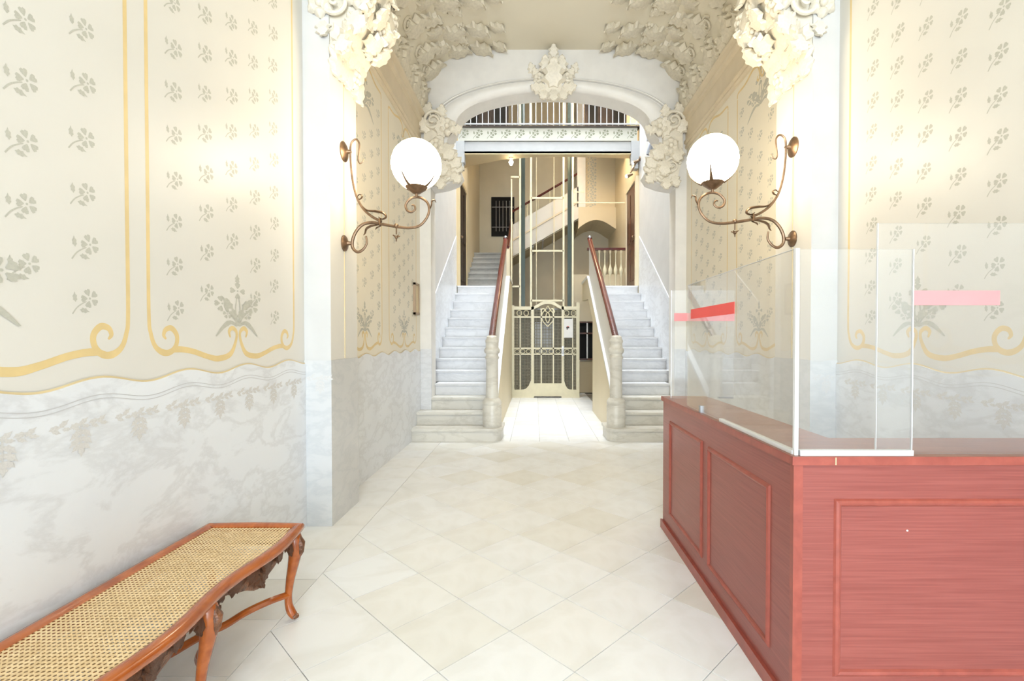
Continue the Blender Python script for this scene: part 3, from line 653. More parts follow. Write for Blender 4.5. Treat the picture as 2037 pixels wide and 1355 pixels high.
# balustrade on right landing
bl = thing('balustrade', 'short balustrade of cream turned balusters under a mahogany rail on right landing', 'balustrade', (1.75, 11.25, ZL))
MB().box(1.20, 2.14, 11.21, 11.29, ZL + 0.93, ZL + 0.985).build('top_rail', M['rail'], bl)
BP = [(0.0, 0), (0.032, 0), (0.032, 0.04), (0.014, 0.06), (0.012, 0.30), (0.02, 0.34), (0.045, 0.42), (0.05, 0.46), (0.045, 0.50), (0.02, 0.58), (0.012, 0.62), (0.014, 0.86), (0.03, 0.89), (0.03, 0.93), (0, 0.93)]
bme = MB().lathe(BP, (0, 0, 0), 12).mesh('baluster', M['creammetal'], True)
for i in range(7): link('baluster', bme, bl, Matrix.Translation((1.36 + 0.125 * i, 11.25, ZL)))

# upper flight on the left
uf = thing('staircase', 'shade-greyed upper flight of steps past the dark door on the left', 'staircase', (-1.1, 11.3, ZL))
for k in range(1, 8):
    y0 = 11.33 + 0.28 * (k - 1); zt = ZL + 0.17 * k; y1 = y0 + 0.3 if k < 7 else YB - 0.002
    MB().box(wx(-1, HALF_S, 0.002), -0.68, y0, y1, zt - 0.035, zt).box(wx(-1, HALF_S, 0.002), -0.68, y0 + 0.03, y0 + 0.06, zt - 0.17, zt - 0.035).build('step', M['dimmarble'], uf)
MB().prism([(11.33, 2.2), (12.92, 3.14), (12.92, 4.47), (11.33, 3.45)], 'x', -0.66, -0.58).build('parapet', M['wellwall'], uf)
MB().tube([(-0.62, 11.33, 3.50), (-0.62, 12.92, 4.52)], 0.035, 8).build('handrail', M['rail'], uf, True)
# flight crossing behind the lift
cf = thing('staircase', 'cream sided flight of steps crossing diagonally behind the lift shaft', 'staircase', (0.3, 13.1, 3.6))
z_of = lambda x: 3.72 + 0.58 * (x + 0.3)
MB().prism([(-0.62, z_of(-0.62)), (1.15, z_of(1.15)), (1.15, z_of(1.15) + 0.84), (-0.62, z_of(-0.62) + 0.84)], 'y', 12.95, 13.05).build('side_string', M['cream'], cf)
MB().prism([(-0.62, z_of(-0.62) + 0.40), (1.15, z_of(1.15) + 0.40), (1.15, z_of(1.15) + 0.45), (-0.62, z_of(-0.62) + 0.45)], 'y', 12.915, 12.95).build('string_moulding', M['cornice'], cf)
MB().tube([(-0.62, 12.99, z_of(-0.62) + 1.2), (1.15, 12.99, z_of(1.15) + 1.2)], 0.03, 8).build('handrail', M['rail'], cf, True)
for k in range(6): MB().tube([(-0.5 + 0.3 * k, 12.99, z_of(-0.5 + 0.3 * k) + 0.8), (-0.5 + 0.3 * k, 12.99, z_of(-0.5 + 0.3 * k) + 1.18)], 0.01, 6).build('baluster', M['creammetal'], cf)
for k in range(7):
    x0 = -0.6 + 0.27 * k; z = 3.668 + 0.17 * (k + 1) - 0.02
    MB().box(x0, x0 + 0.3, 13.05, YB - 0.002, z - 0.17, z).build('step', M['marblew'], cf)
MB().prism([(-0.62, z_of(-0.62) - 0.02), (1.15, z_of(1.15) - 0.02), (1.15, z_of(1.15) + 0.1), (-0.62, z_of(-0.62) + 0.1)], 'y', 13.05, YB - 0.002).build('soffit', M['greywall'], cf)
vl = [(1.15, 4.86), (2.148, 4.86), (2.148, 4.28)] + [(2.05 - 0.85 * i / 10, 4.28 + 0.24 * math.sin(PI * (0.08 + 0.84 * i / 10)) ) for i in range(11)] + [(1.15, 4.28)]
ld = MB().prism(vl, 'y', 12.95, YB - 0.002).build('vaulted_landing', M['wellwall'], cf)
# painted leaf band on back wall, upper right
pier = MB().box(1.12, 1.34, 12.95, 13.3, 4.86, 8.4).build('pier', M['plaster'], cf)
pan = MB().box(1.34, 2.148, 13.1, 13.25, 4.86, 8.4).build('side_panel', M['wellwall'], cf)
for k in range(10): link('painted_sprig', SPRIG, pan, frame((1.52, 13.098, 4.98 + 0.17 * k), (0.2, 0, 1), (0, -1, 0), 0.26))

# barred window of the back wall
wn = struct(MB().box(-1.27, -0.60, YB - 0.03, YB + 0.01, 4.36, 5.50).build('window_1', M['black']), 'dark barred window above the upper left flight', 'window')
for i in range(5): MB().tube([(-1.13 + 0.1 * i, YB - 0.06, 4.5), (-1.13 + 0.1 * i, YB - 0.06, 5.38)], 0.011, 6).build('bar', M['steel'], wn)
for z in (4.62, 5.2): MB().tube([(-1.25, YB - 0.06, z), (-0.62, YB - 0.06, z)], 0.011, 6).build('crossbar', M['steel'], wn)
# glazed dark window right of lift and the panel under it
wr = struct(MB().box(0.98, 2.15, 12.35, 12.5, 0, 3.0).build('wall_passage_end', M['wellwall']), 'cream wall closing the passage right of the lift', 'wall')
w2 = struct(MB().box(1.12, 1.62, 12.31, 12.36, 0.86, 1.80).build('window_2', M['black']), 'dark glazed window beside the lift gate', 'window')
for (a, c, z0, z1) in [(1.12, 1.62, 1.77, 1.81), (1.12, 1.62, 0.84, 0.88), (1.12, 1.62, 1.49, 1.53), (1.10, 1.13, 0.84, 1.81), (1.30, 1.335, 0.86, 1.8), (1.6, 1.63, 0.84, 1.81)]:
    MB().box(a, c, 12.28, 12.32, z0, z1).build('glazing_bar', M['whitepaint' if a == 1.30 else 'redbrown'], w2)
MB().box(1.06, 1.7, 12.30, 12.351, 0.02, 0.80).build('tan_panel', M['tan'], wr)

# ------------------------------------------------------------------ gallery bridge
ga = thing('gallery', 'grey white gallery bridge with stencilled frieze and thin iron railing over the stairs', 'gallery', (XC, 10.1, 5.2))
gx0, gx1 = wx(-1, HALF_S, 0.002), wx(1, HALF_S, 0.002)
MB().box(gx0, gx1, 10.1, 10.22, 5.20, 5.44).build('beam', M['bluewhite'], ga)
fr = MB().box(gx0 + 0.04, gx1 - 0.04, 10.085, 10.2, 5.45, 5.72).build('frieze', M['friezep'], ga)
SPRIGD = restain(SPRIG, M['sagedark'])
for k in range(13): link('painted_sprig', SPRIGD, fr, frame((gx0 + 0.16 + 0.288 * k, 10.083, 5.585), (0, 0, 1), (0, -1, 0), 0.21))
MB().box(gx0, gx1, 10.06, 10.24, 5.72, 5.75).build('floor_edge', M['brown'], ga)
MB().prism([(gx0, 10.1), (gx0, 10.95), (-1.3, 10.72), (-0.7, 10.42), (0.0, 10.25), (0.9, 10.25), (1.5, 10.3), (gx1, 10.35), (gx1, 10.1)], 'z', 5.18, 5.24).build('soffit', M['tan'], ga)
MB().box(gx0, gx1, 10.10, 10.13, 5.79, 5.82).build('bottom_rail', M['bluewhite'], ga)
MB().box(gx0, gx1, 10.09, 10.14, 6.66, 6.72).build('top_rail', M['rail'], ga)
bar = MB().box(-0.008, 0.008, -0.008, 0.008, 0, 0.92).mesh('bar', M['bluewhite'])
for k in range(31): link('bar', bar, ga, Matrix.Translation((gx0 + 0.05 + 0.122 * k, 10.115, 5.75)))
for x0, x1 in ((gx0, gx0 + 0.17), (gx1 - 0.17, gx1)):
    MB().box(x0, x1, 10.06, 10.24, 5.0, 5.44).box(x0 + 0.02, x1 - 0.02, 10.07, 10.24, 4.88, 5.0).build('end_bracket', M['bluewhite'], ga)
# dark upper doors behind the gallery
for side, y in ((-1, 11.5), (1, 11.5)):
    x0, x1 = (gx0, -0.62) if side < 0 else (1.18, gx1)
    up = MB().box(x0, x1, y, y + 0.06, 5.72, 8.3).build('door_%d' % (3 if side < 0 else 4), M['brown'])
    struct(up, 'dark wooden screen behind the gallery railing on the %s' % SN[side], 'door')
    for k in range(3):
        a = x0 + 0.06 + k * (x1 - x0 - 0.06) / 3; MB().box(a, a + (x1 - x0) / 3 - 0.1, y - 0.02, y, 5.9, 8.0).build('screen_panel', M['brown' if k % 2 else 'black'], up)

# ------------------------------------------------------------------ lift
YG = 11.36
sh = thing('lift_shaft', 'open lift shaft frame of cream bars and dark green guide posts', 'lift shaft', (XC, 12.0, 0))
for x in (-0.09, 0.67): MB().box(x - 0.022, x + 0.022, YG + 0.06, YG + 0.10, 0, 8.4).build('post', M['creammetal'], sh)
for x in (-0.345, 0.885): MB().box(x - 0.02, x + 0.02, YG + 0.06, YG + 0.10, 0, 8.4).build('post', M['creammetal'], sh)
for x in (-0.276, 0.815): MB().box(x - 0.045, x + 0.045, YG + 0.14, YG + 0.20, 0, 8.4).build('guide_post', M['greenmetal'], sh)
for x in (0.04, 0.50): MB().box(x - 0.012, x + 0.012, 12.8, 12.825, 0, 8.4).build('rear_post', M['creammetal'], sh)
MB().box(-0.56, -0.53, YG + 0.06, YG + 0.10, 0, 5.1).build('post', M['creammetal'], sh)
for z in (2.27, 3.43, 4.66, 5.9): MB().box(-0.09, 0.67, YG + 0.06, YG + 0.09, z - 0.02, z + 0.02).build('crossbar', M['creammetal'], sh)
for z in (2.6, 5.15): MB().box(-0.56, -0.345, YG + 0.06, YG + 0.09, z - 0.02, z + 0.02).build('crossbar', M['creammetal'], sh)
for z in (4.55, 4.80): MB().box(0.885, 1.15 if z > 4.6 else 2.1, YG + 0.06, YG + 0.075, z - 0.012, z + 0.012).build('tie_bar', M['creammetal'], sh)
cbn = thing('lift_cabin', 'dark panelled lift cabin standing behind the cream gate', 'lift cabin', (XC, 12.1, 0))
MB().box(-0.40, 0.93, 12.70, 12.75, 0.03, 2.05).box(-0.40, -0.36, 11.66, 12.7, 0.03, 2.05).box(0.89, 0.93, 11.66, 12.7, 0.03, 2.05).build('panelling', M['cabin'], cbn)
MB().box(-0.40, 0.93, 11.66, 12.75, 2.05, 2.10).build('roof', M['cabin'], cbn); MB().box(-0.40, 0.93, 11.66, 12.75, 0.0, 0.03).build('deck', M['cabin'], cbn)
MB().box(0.0, 0.5, 12.685, 12.698, 1.0, 1.8).build('mirror', M['steel'], cbn)
gt = thing('lift_gate', 'cream wrought metal lift gate with arched centre leaf and perforated screen', 'gate', (XC, YG, 0))
bx = lambda nm, a, c, z0, z1, mt='creammetal', y0=YG, y1=YG + 0.045: MB().box(a, c, y0, y1, z0, z1).build(nm, M[mt], gt)
bx('gate_post', -0.614, -0.48, 0, 2.16); bx('gate_post', 0.965, 1.04, 0, 2.22)
bx('stile', -0.085, -0.02, 0.0, 2.13); bx('stile', 0.622, 0.676, 0.0, 2.13)
bx('kick_panel', -0.02, 0.622, 0.03, 0.335); bx('recess_panel', 0.06, 0.54, 0.09, 0.28, 'creammetal', YG - 0.012, YG)
for a, c, s_ in ((-0.48, -0.085, 1), (0.676, 0.965, -1)):
    e0, e1 = (a, c) if s_ > 0 else (c, a)
    d_ = e1 - e0
    MB().prism([(e0, 0.0), (e1, 0.0), (e1, 0.42), (e0 + d_ * 0.93, 0.36), (e0 + d_ * 0.85, 0.28), (e0 + d_ * 0.7, 0.215), (e0 + d_ * 0.55, 0.19), (e0, 0.185)], 'y', YG, YG + 0.045).build('kick_panel', M['creammetal'], gt)
    bx('top_rail', a, c, 2.05, 2.13); bx('frieze_rail', a, c, 1.865, 1.90)
    bx('muntin', (a + c) / 2 - 0.06 * s_ - 0.012, (a + c) / 2 - 0.06 * s_ + 0.012, 0.19, 1.87)
    for k in range(2): MB().tube([((a + c) / 2 + (k - 0.5) * 0.16 + 0.055 * math.cos(t), YG + 0.02, 1.975 + 0.065 * math.sin(t)) for t in [2 * PI * i / 14 for i in range(14)]], 0.010, 6, True).build('ring_ornament', M['creammetal'], gt)
bx('frieze_rail', -0.02, 0.622, 1.865, 1.90)
for x in (0.149, 0.431): bx('muntin', x - 0.016, x + 0.016, 0.335, 2.08)
for a, c in ((-0.48, -0.085), (-0.02, 0.622), (0.676, 0.965)):
    bx('lock_rail', a, c, 1.00, 1.03); bx('lock_rail', a, c, 1.135, 1.17)
    nn = int((c - a) / 0.13)
    for k in range(nn):
        xx = a + (k + 0.5) * (c - a) / nn
        MB().tube([(xx + 0.052 * math.cos(t), YG + 0.02, 1.082 + 0.045 * math.sin(t)) for t in [2 * PI * i / 12 for i in range(12)]], 0.009, 6, True).build('ring_ornament', M['creammetal'], gt)
ac = [(-0.085, 2.08), (0.03, 2.12), (0.15, 2.19), (0.30, 2.225), (0.45, 2.19), (0.57, 2.12), (0.676, 2.08)]
MB().sweep(cr([(x, YG + 0.022, z) for x, z in ac], 6), [(-0.022, -0.035), (0.022, -0.035), (0.022, 0.04), (-0.022, 0.04)], lambda i: (Vector((0, 1, 0)), Vector((0, 0, 1)))).build('arched_top_rail', M['creammetal'], gt)
for sx in (-1, 1):
    for pts in ([(0, 1.66), (0.12, 1.80), (0.13, 1.95), (0.05, 2.06), (0, 2.14)], [(0, 1.74), (0.05, 1.84), (0.03, 1.95), (0, 2.0)], [(0.03, 2.0), (0.1, 2.08), (0.16, 2.02), (0.13, 1.96)]):
        MB().tube(cr([(0.30 + sx * a, YG + 0.015, z) for a, z in pts], 6), 0.014, 6).build('scroll_ornament', M['creammetal'], gt)
me = MB(); me.add([(-0.48, YG + 0.05, 0.15), (0.965, YG + 0.05, 0.15), (0.965, YG + 0.05, 2.06), (-0.48, YG + 0.05, 2.06)], [(0, 1, 2, 3)])
so = me.build('perforated_screen', M['screen'], gt)
uvl = so.data.uv_layers.new(name='UVMap')
for lp_ in so.data.loops: co = so.data.vertices[lp_.vertex_index].co; uvl.data[lp_.index].uv = (co.x + co.z, co.x - co.z)
bx('handle_plate', 0.625, 0.672, 0.98, 1.2, 'alu', YG - 0.012, YG); MB().tube([(0.648, YG - 0.03, 1.02), (0.648, YG - 0.05, 1.09), (0.648, YG - 0.03, 1.16)], 0.014, 8).build('handle', M['alu'], gt)
sg_ = thing('lift_notice', 'white notice card with small dark print on the lift gate', 'sign', (0.79, YG - 0.01, 1.6))
MB().box(0.675, 0.885, YG - 0.012, YG - 0.004, 1.40, 1.84).build('card', M['paper'], sg_)
MB().box(0.73, 0.80, YG - 0.014, YG - 0.012, 1.62, 1.655).box(0.74, 0.765, YG - 0.014, YG - 0.012, 1.59, 1.62).build('print', M['ink'], sg_)
MB().box(0.75, 0.79, YG - 0.0145, YG - 0.012, 1.655, 1.67).build('red_print', M['tape'], sg_)

# ------------------------------------------------------------------ stairwell lamps and camera
def point(name, loc, e, col, r=0.08):
    d = bpy.data.lights.new(name, 'POINT'); d.energy = e; d.color = col; d.shadow_soft_size = r
    o = bpy.data.objects.new(name, d); COL.objects.link(o); o.location = loc; return o
sp = thing('spotlight', 'pair of small lit spotlights on bracket at right end of gallery beam', 'spotlight', (2.1, 9.95, 4.9))
MB().tube([(2.14, 10.0, 5.05), (2.08, 9.95, 5.0), (2.0, 9.95, 4.85), (1.93, 9.98, 4.72)], 0.015, 8).build('arm', M['bronze'], sp, True)
MB().lathe([(0.05, 0), (0.05, 0.02), (0.0, 0.02)], (0, 0, 0), 14, Matrix.Translation((2.128, 10.0, 5.05)) @ Matrix.Rotation(PI / 2, 4, 'Y')).build('wall_plate', M['bronze'], sp)
for (x, y, z) in ((2.03, 9.93, 4.955), (1.91, 9.96, 4.70)):
    mm = Matrix.Translation((x, y, z)) @ Matrix.Rotation(-PI * 0.62, 4, 'Y')
    hd = MB().lathe([(0.0, -0.08), (0.022, -0.08), (0.03, -0.03), (0.045, 0.03), (0.045, 0.045), (0.038, 0.045), (0.036, 0.03), (0, 0.02)], (0, 0, 0), 14, mm).build('spot_head', M['bronze'], sp, True)
    MB().sphere((0, 0, 0.04), 0.033, 10, 8, mm).build('bulb', M['bulb'], hd, True)
pd = thing('ceiling_lamp', 'small frosted lamp under the gallery soffit beside the lift shaft', 'lamp', (-0.5, 10.5, 5.18))
MB().lathe([(0, 0), (0.05, 0), (0.05, -0.02), (0.02, -0.03), (0.02, -0.06), (0, -0.06)], (-0.5, 10.30, 5.18), 14).build('rose', M['creammetal'], pd)
MB().lathe([(0, -0.16), (0.025, -0.15), (0.05, -0.09), (0.035, -0.06), (0, -0.06)], (-0.5, 10.30, 5.18), 14).build('shade', M['globe'], pd, True)
cc = thing('security_camera', 'grey security camera on bracket high on right stairwell wall', 'camera', (2.13, 9.0, 4.9))
MB().box(2.06, 2.15, 8.96, 9.04, 5.02, 5.14).tube([(2.11, 9.0, 5.06), (2.08, 8.97, 4.96), (2.09, 8.92, 4.88)], 0.014, 8).build('bracket', M['plastic'], cc)
MB().lathe([(0, -0.12), (0.035, -0.12), (0.042, -0.1), (0.042, 0.1), (0.03, 0.12), (0, 0.12)], (0, 0, 0), 14, Matrix.Translation((2.09, 8.9, 4.85)) @ Matrix.Rotation(0.35, 4, 'X') @ Matrix.Rotation(0.2, 4, 'Y')).build('body', M['plastic'], cc, True)
MB().lathe([(0, -0.132), (0.03, -0.13), (0.032, -0.118), (0, -0.118)], (0, 0, 0), 12, Matrix.Translation((2.09, 8.9, 4.85)) @ Matrix.Rotation(0.35, 4, 'X') @ Matrix.Rotation(0.2, 4, 'Y')).build('lens', M['black'], cc)
cl = thing('added_pendant_lamp', 'unseen opal pendant lamp added behind the gallery beam to warm the back stairwell', 'lamp', (1.1, 11.0, 5.85))  # lamp out of sight, added for the warm glow around the lift
MB().tube([(1.1, 11.0, 5.95), (1.1, 11.0, 8.5)], 0.010, 8).build('rod', M['bronze'], cl)
MB().lathe([(0, 0), (0.07, 0), (0.05, -0.03), (0, -0.03)], (1.1, 11.0, 8.5), 16).build('rose', M['bronze'], cl)
MB().sphere((1.1, 11.0, 5.84), 0.13, 16, 10).build('globe', M['globehot'], cl, True)

# ------------------------------------------------------------------ wall lamps
KC = 8.836e-4
def wall_lamp(side, su, dz, label):
    x0 = wx(side, HALF_P, 0.0015); sg = 1 if side < 0 else -1; Y = 3.865
    P = lambda cx, cy, dy=0: (x0 + sg * (cx - 175) * KC * su, Y + dy, 2.765 + dz + (440 - cy) * KC)
    t = thing('wall_lamp', label, 'lamp', (x0, Y, 2.5), 'scrolled bronze globe lamps')
    main = [(380, 1075), (385, 1140), (350, 1195), (300, 1218), (256, 1180), (255, 1110), (290, 1030), (350, 972), (430, 955), (520, 968), (660, 992), (780, 1003), (870, 985), (930, 930), (962, 860), (955, 790), (910, 745), (850, 728), (790, 745), (748, 795), (760, 845), (800, 862), (835, 835), (825, 802), (803, 800)]
    MB().tube(cr([P(*p) for p in main], 5), [0.007, 0.011, 0.013, 0.013, 0.012, 0.011, 0.010, 0.010, 0.010, 0.010, 0.008, 0.006], 8).build('lower_arm', M['bronze'], t, True)
    upper = [(525, 945), (440, 905), (360, 838), (300, 740), (265, 620), (245, 480), (238, 340), (247, 250), (288, 215), (320, 250), (318, 320), (310, 400), (325, 430), (350, 415), (362, 388)]
    MB().tube(cr([P(*p) for p in upper], 5), [0.010, 0.010, 0.009, 0.008, 0.008, 0.007, 0.006, 0.005, 0.004], 8).build('upper_arm', M['bronze'], t, True)
    for cy, r in ((325, 0.078), (1140, 0.064)):
        p = P(175, cy); mm = Matrix.Translation(p) @ Matrix.Rotation(sg * PI / 2, 4, 'Y')
        MB().lathe([(0, 0), (r, 0), (r, 0.008), (r * 0.8, 0.018), (r * 0.4, 0.026), (0.018, 0.03), (0.012, 0.06), (0, 0.06)], (0, 0, 0), 20, mm).build('wall_plate', M['bronze'], t, True)
        MB().tube([P(190, cy), P(248, cy)], 0.009, 8).build('stub', M['bronze'], t, True)
    # leaf growths
    def lf(pts, rs, nm='leaf', dy=0.0):
        MB().tube(cr([P(a, c, dy) for a, c in pts], 5), rs, 8, flat=0.45).build(nm, M['bronze'], t, True)
    lf([(330, 790), (390, 845), (470, 855), (540, 870), (565, 905), (530, 925), (495, 905)], [0.004, 0.014, 0.022, 0.024, 0.016, 0.012, 0.006])
    lf([(300, 755), (335, 740), (345, 715), (320, 705), (303, 722)], [0.004, 0.011, 0.012, 0.009, 0.004])
    lf([(965, 850), (985, 800), (990, 765), (1015, 755), (1028, 778)], [0.004, 0.012, 0.013, 0.010, 0.004])
    lf([(500, 975), (430, 985), (385, 1010), (370, 1050), (355, 1068)], [0.006, 0.018, 0.017, 0.011, 0.004])
    lf([(510, 915), (505, 950), (510, 985)], [0.018, 0.024, 0.018], 'collar')
    lf([(520, 985), (480, 1000), (468, 1018)], [0.006, 0.012, 0.005])
    MB().sphere(P(660, 985), 0.020, 12, 8).build('boss', M['bronze'], t, True)
    pn = MB().tube([P(660, 990), P(660, 1060)], 0.005, 6).build('pendant_stem', M['bronze'], t)
    q = P(660, 1085)
    b = MB().sphere(q, 0.014, 10, 6)
    for k in range(4):
        a = PI / 4 + k * PI / 2; b.tube([q, (q[0] + 0.03 * math.cos(a), q[1] + 0.03 * math.sin(a), q[2] + 0.012)], [0.008, 0.004], 6)
    b.tube([q, (q[0], q[1], q[2] - 0.035)], [0.008, 0.003], 6)
    b.build('pendant_flower', M['bronze'], t, True)
    gc = Vector(P(848, 440)); R = 0.196
    MB().tube([P(848, 730), tuple(gc - Vector((0, 0, R + 0.02)))], 0.011, 8).build('globe_stem', M['bronze'], t, True)
    cup = MB().lathe([(0, -R - 0.035), (0.03, -R - 0.03), (0.075, -R + 0.005), (0.095, -R + 0.03), (0.088, -R + 0.034), (0, -R + 0.012)], tuple(gc), 18).build('cup', M['bronze'], t, True)
    for k in range(4):
        a = PI / 4 + k * PI / 2 + 0.35; pts = []
        for i in range(7):
            e = -PI / 2 + 0.42 + i * 0.115; rr = R + 0.006; pts.append(gc + Vector((rr * math.cos(e) * math.cos(a), rr * math.cos(e) * math.sin(a), rr * math.sin(e))))
        MB().tube(pts, [0.018, 0.013, 0.010, 0.008, 0.006, 0.003], 6, flat=0.4).build('prong', M['bronze'], cup, True)
    MB().sphere(tuple(gc), R, 24, 14).build('globe', M['globe'], t, True)
wall_lamp(-1, 0.966, 0.0, 'lit globe lamp on scrolled bronze bracket, left pilaster')
wall_lamp(1, 1.07, 0.035, 'lit globe lamp on scrolled bronze bracket, right pilaster')

# ------------------------------------------------------------------ framed notice on left wall
pq = thing('wall_plaque', 'narrow brown framed plaque near the far end of left wall', 'plaque', (wx(-1, HALF_B), 6.95, 1.9))
X_ = wx(-1, HALF_B)
MB().box(X_, X_ + 0.02, 6.72, 6.92, 1.74, 2.14).build('board', M['tan'], pq)
for (a, c, z0, z1) in ((6.70, 6.94, 2.13, 2.16), (6.70, 6.94, 1.72, 1.75), (6.70, 6.73, 1.72, 2.16), (6.91, 6.94, 1.72, 2.16)): MB().box(X_, X_ + 0.03, a, c, z0, z1).build('frame_bar', M['carvedlight'], pq)

# ------------------------------------------------------------------ reception counter
CX, CY0, CY1, CH, CW = 0.945, 1.77, 3.58, 0.97, 0.315
WR = wx(1, HALF_A, 0.03)
ct = thing('reception_counter', 'red mahogany L shaped reception counter with moulded panels', 'counter', (1.5, 2.5, 0))
L = lambda d: [(CX - d, CY0 - d), (WR, CY0 - d), (WR, CY0 + CW), (CX + CW, CY0 + CW), (CX + CW, CY1 + d), (CX - d, CY1 + d)]
MB().prism(L(0), 'z', 0.0, CH - 0.032).build('body', M['counter'], ct)
MB().prism(L(0.012), 'z', CH - 0.032, CH).build('top', M['countertop'], ct)
MB().box(CX - 0.0135, CX - 0.0115, CY0 - 0.013, CY1 + 0.013, CH - 0.031, CH - 0.001).box(CX - 0.0135, WR, CY0 - 0.0135, CY0 - 0.0115, CH - 0.031, CH - 0.001).build('edge_band', M['counteredge'], ct)
pb = MB(); pb.prism([(CX - 0.016, CY0 - 0.016), (WR, CY0 - 0.016), (WR, CY0 + 0.0), (CX, CY0), (CX, CY1 + 0.016), (CX - 0.016, CY1 + 0.016)], 'z', 0, 0.06)
pb.build('plinth', M['counteredge'], ct)
MB().box(CX - 0.004, CX + 0.03, CY0 - 0.004, CY0 + 0.02, 0.06, CH - 0.034).build('corner_strip', M['counteredge'], ct)
def mould(axis, a0, a1, z0, z1):
    """raised rectangular moulding, four mitred bars"""
    wd = 0.028
    def bar(q):
        prof = [(0, 0.0), (0.2, 0.007), (0.5, 0.011), (0.8, 0.007), (1, 0)]
        (p0, p1, i0, i1) = q; b = MB(); v = []
        for P0, I0 in ((p0, i0), (p1, i1)):
            for t, h in prof:
                u = P0[0] + (I0[0] - P0[0]) * t; z = P0[1] + (I0[1] - P0[1]) * t
                v.append((CX - h - 0.0003, u, z) if axis == 'x' else (u, CY0 - h - 0.0003, z))
        b.add(v, [(k, k + 1, 6 + k, 5 + k) for k in range(4)] + [(0, 1, 2, 3, 4), (9, 8, 7, 6, 5)]).build('panel_moulding', M['counteredge'], ct)
    o = [(a0, z0), (a1, z0), (a1, z1), (a0, z1)]; n_ = [(a0 + wd, z0 + wd), (a1 - wd, z0 + wd), (a1 - wd, z1 - wd), (a0 + wd, z1 - wd)]
    for k in range(4): bar((o[k], o[(k + 1) % 4], n_[k], n_[(k + 1) % 4]))
mould('x', 2.735, 3.40, 0.155, 0.82); mould('x', 1.945, 2.645, 0.15, 0.81); mould('y', 1.09, 2.06, 0.158, 0.813)
MB().sphere((1.359, CY0, 0.696), 0.0035, 8, 6).build('screw', M['paper'], ct)
MB().box(1.086, 1.090, CY0 - 0.0145, CY0 - 0.012, CH - 0.03, CH - 0.003).build('top_seam', M['tan'], ct)

# ------------------------------------------------------------------ glass screens on the counter
def pane(label, boxdef, tape=None, extras=(), tm='tapepink'):
    g = thing('glass_screen', label, 'glass screen', (boxdef[0], boxdef[2], CH), 'glass screens on the counter')
    MB().box(*boxdef).build('pane', M['glass'], g)
    if tape: MB().box(*tape).build('red_tape', M[tm], g)
    for nm, mt, q in extras: MB().box(*q).build(nm, M[mt], g)
    return g
pane('side glass screen along the left edge of the counter with bright red tape', (0.952, 0.960, 1.79, 3.05, CH + 0.004, 1.725), (0.949, 0.9515, 2.325, 2.97, 1.515, 1.572),
     [('bottom_channel', 'alu', (0.946, 0.966, 1.79, 2.50, CH + 0.0005, CH + 0.016)), ('corner_post', 'alu', (0.948, 0.962, 1.775, 1.789, CH + 0.0005, 1.725)), ('clip', 'steel', (0.946, 0.966, 2.78, 2.81, CH + 0.0005, CH + 0.04)), ('top_edge', 'alu', (0.9515, 0.9605, 1.79, 3.05, 1.7255, 1.7275))], 'tape')
pane('short front glass screen at the near corner of the counter', (0.966, 1.375, 1.776, 1.784, CH + 0.004, 1.722), None,
     [('bottom_channel', 'alu', (0.966, 1.378, 1.768, 1.789, CH + 0.0005, CH + 0.02)), ('end_edge', 'alu', (1.3755, 1.379, 1.776, 1.784, CH + 0.02, 1.722))])
pane('tall front glass screen with red tape standing against right wall', (1.26, WR - 0.01, 1.794, 1.802, CH + 0.0005, 1.82), (1.385, 1.706, 1.7905, 1.7935, 1.52, 1.573),
     [('end_edge', 'alu', (1.2575, 1.2597, 1.794, 1.802, CH + 0.001, 1.82))])
pane('small glass screen across the far end of the counter with red tape', (0.967, 1.41, 3.45, 3.458, CH + 0.001, 1.735), (0.985, 1.41, 3.446, 3.4495, 1.517, 1.574),
     [('end_edge', 'alu', (0.963, 0.9665, 3.45, 3.458, CH + 0.001, 1.735)), ('clip', 'steel', (1.30, 1.40, 3.44, 3.468, CH + 0.0005, CH + 0.012))])

# ------------------------------------------------------------------ cane bench
be = thing('cane_bench', 'long walnut bench with woven cane seat, carved apron and cabriole legs against left wall', 'bench', (-1.4, 1.45, 0))
BY0, BY1, BXB, SZ = 0.46, 2.452, -1.648, 0.462
xf = lambda y: -1.163 + 0.016 * math.cos(2 * PI * (y - 2.2) / 0.66)
ny = 48; ys = [BY0 + (BY1 - BY0) * i / ny for i in range(ny + 1)]
endc = lambda x: 0.012 * math.sin(PI * (x - BXB) / (0.49))
ring = [(BXB, y) for y in reversed(ys[1:])] + [(BXB + 0.49 * i / 8, BY0 - endc(BXB + 0.49 * i / 8)) for i in range(8)] + [(xf(y), y) for y in ys] + [(xf(BY1) - (xf(BY1) - BXB) * i / 8, BY1 + endc(BXB + 0.49 * (1 - i / 8))) for i in range(1, 8)]
def ring_inset(r, d):
    out = []; n = len(r)
    for i in range(n):
        a, c = Vector(r[i - 1]), Vector(r[(i + 1) % n]); t = (c - a).normalized(); nn = Vector((-t.y, t.x)); out.append((r[i][0] + nn.x * d, r[i][1] + nn.y * d))
    return out
prof = [(-0.002, SZ - 0.036), (-0.010, SZ - 0.024), (-0.010, SZ - 0.010), (-0.002, SZ + 0.001), (0.014, SZ + 0.005), (0.032, SZ + 0.001), (0.042, SZ - 0.006), (0.042, SZ - 0.04), (0.006, SZ - 0.042)]
rings = [[(x, y, z) for x, y in ring_inset(ring, d)] for d, z in prof]
n = len(ring); b = MB(); b.add([p for r in rings for p in r], [(k * n + i, k * n + (i + 1) % n, ((k + 1) % len(prof)) * n + (i + 1) % n, ((k + 1) % len(prof)) * n + i) for k in range(len(prof)) for i in range(n)])
b.build('seat_frame', M['bench'], be, True)
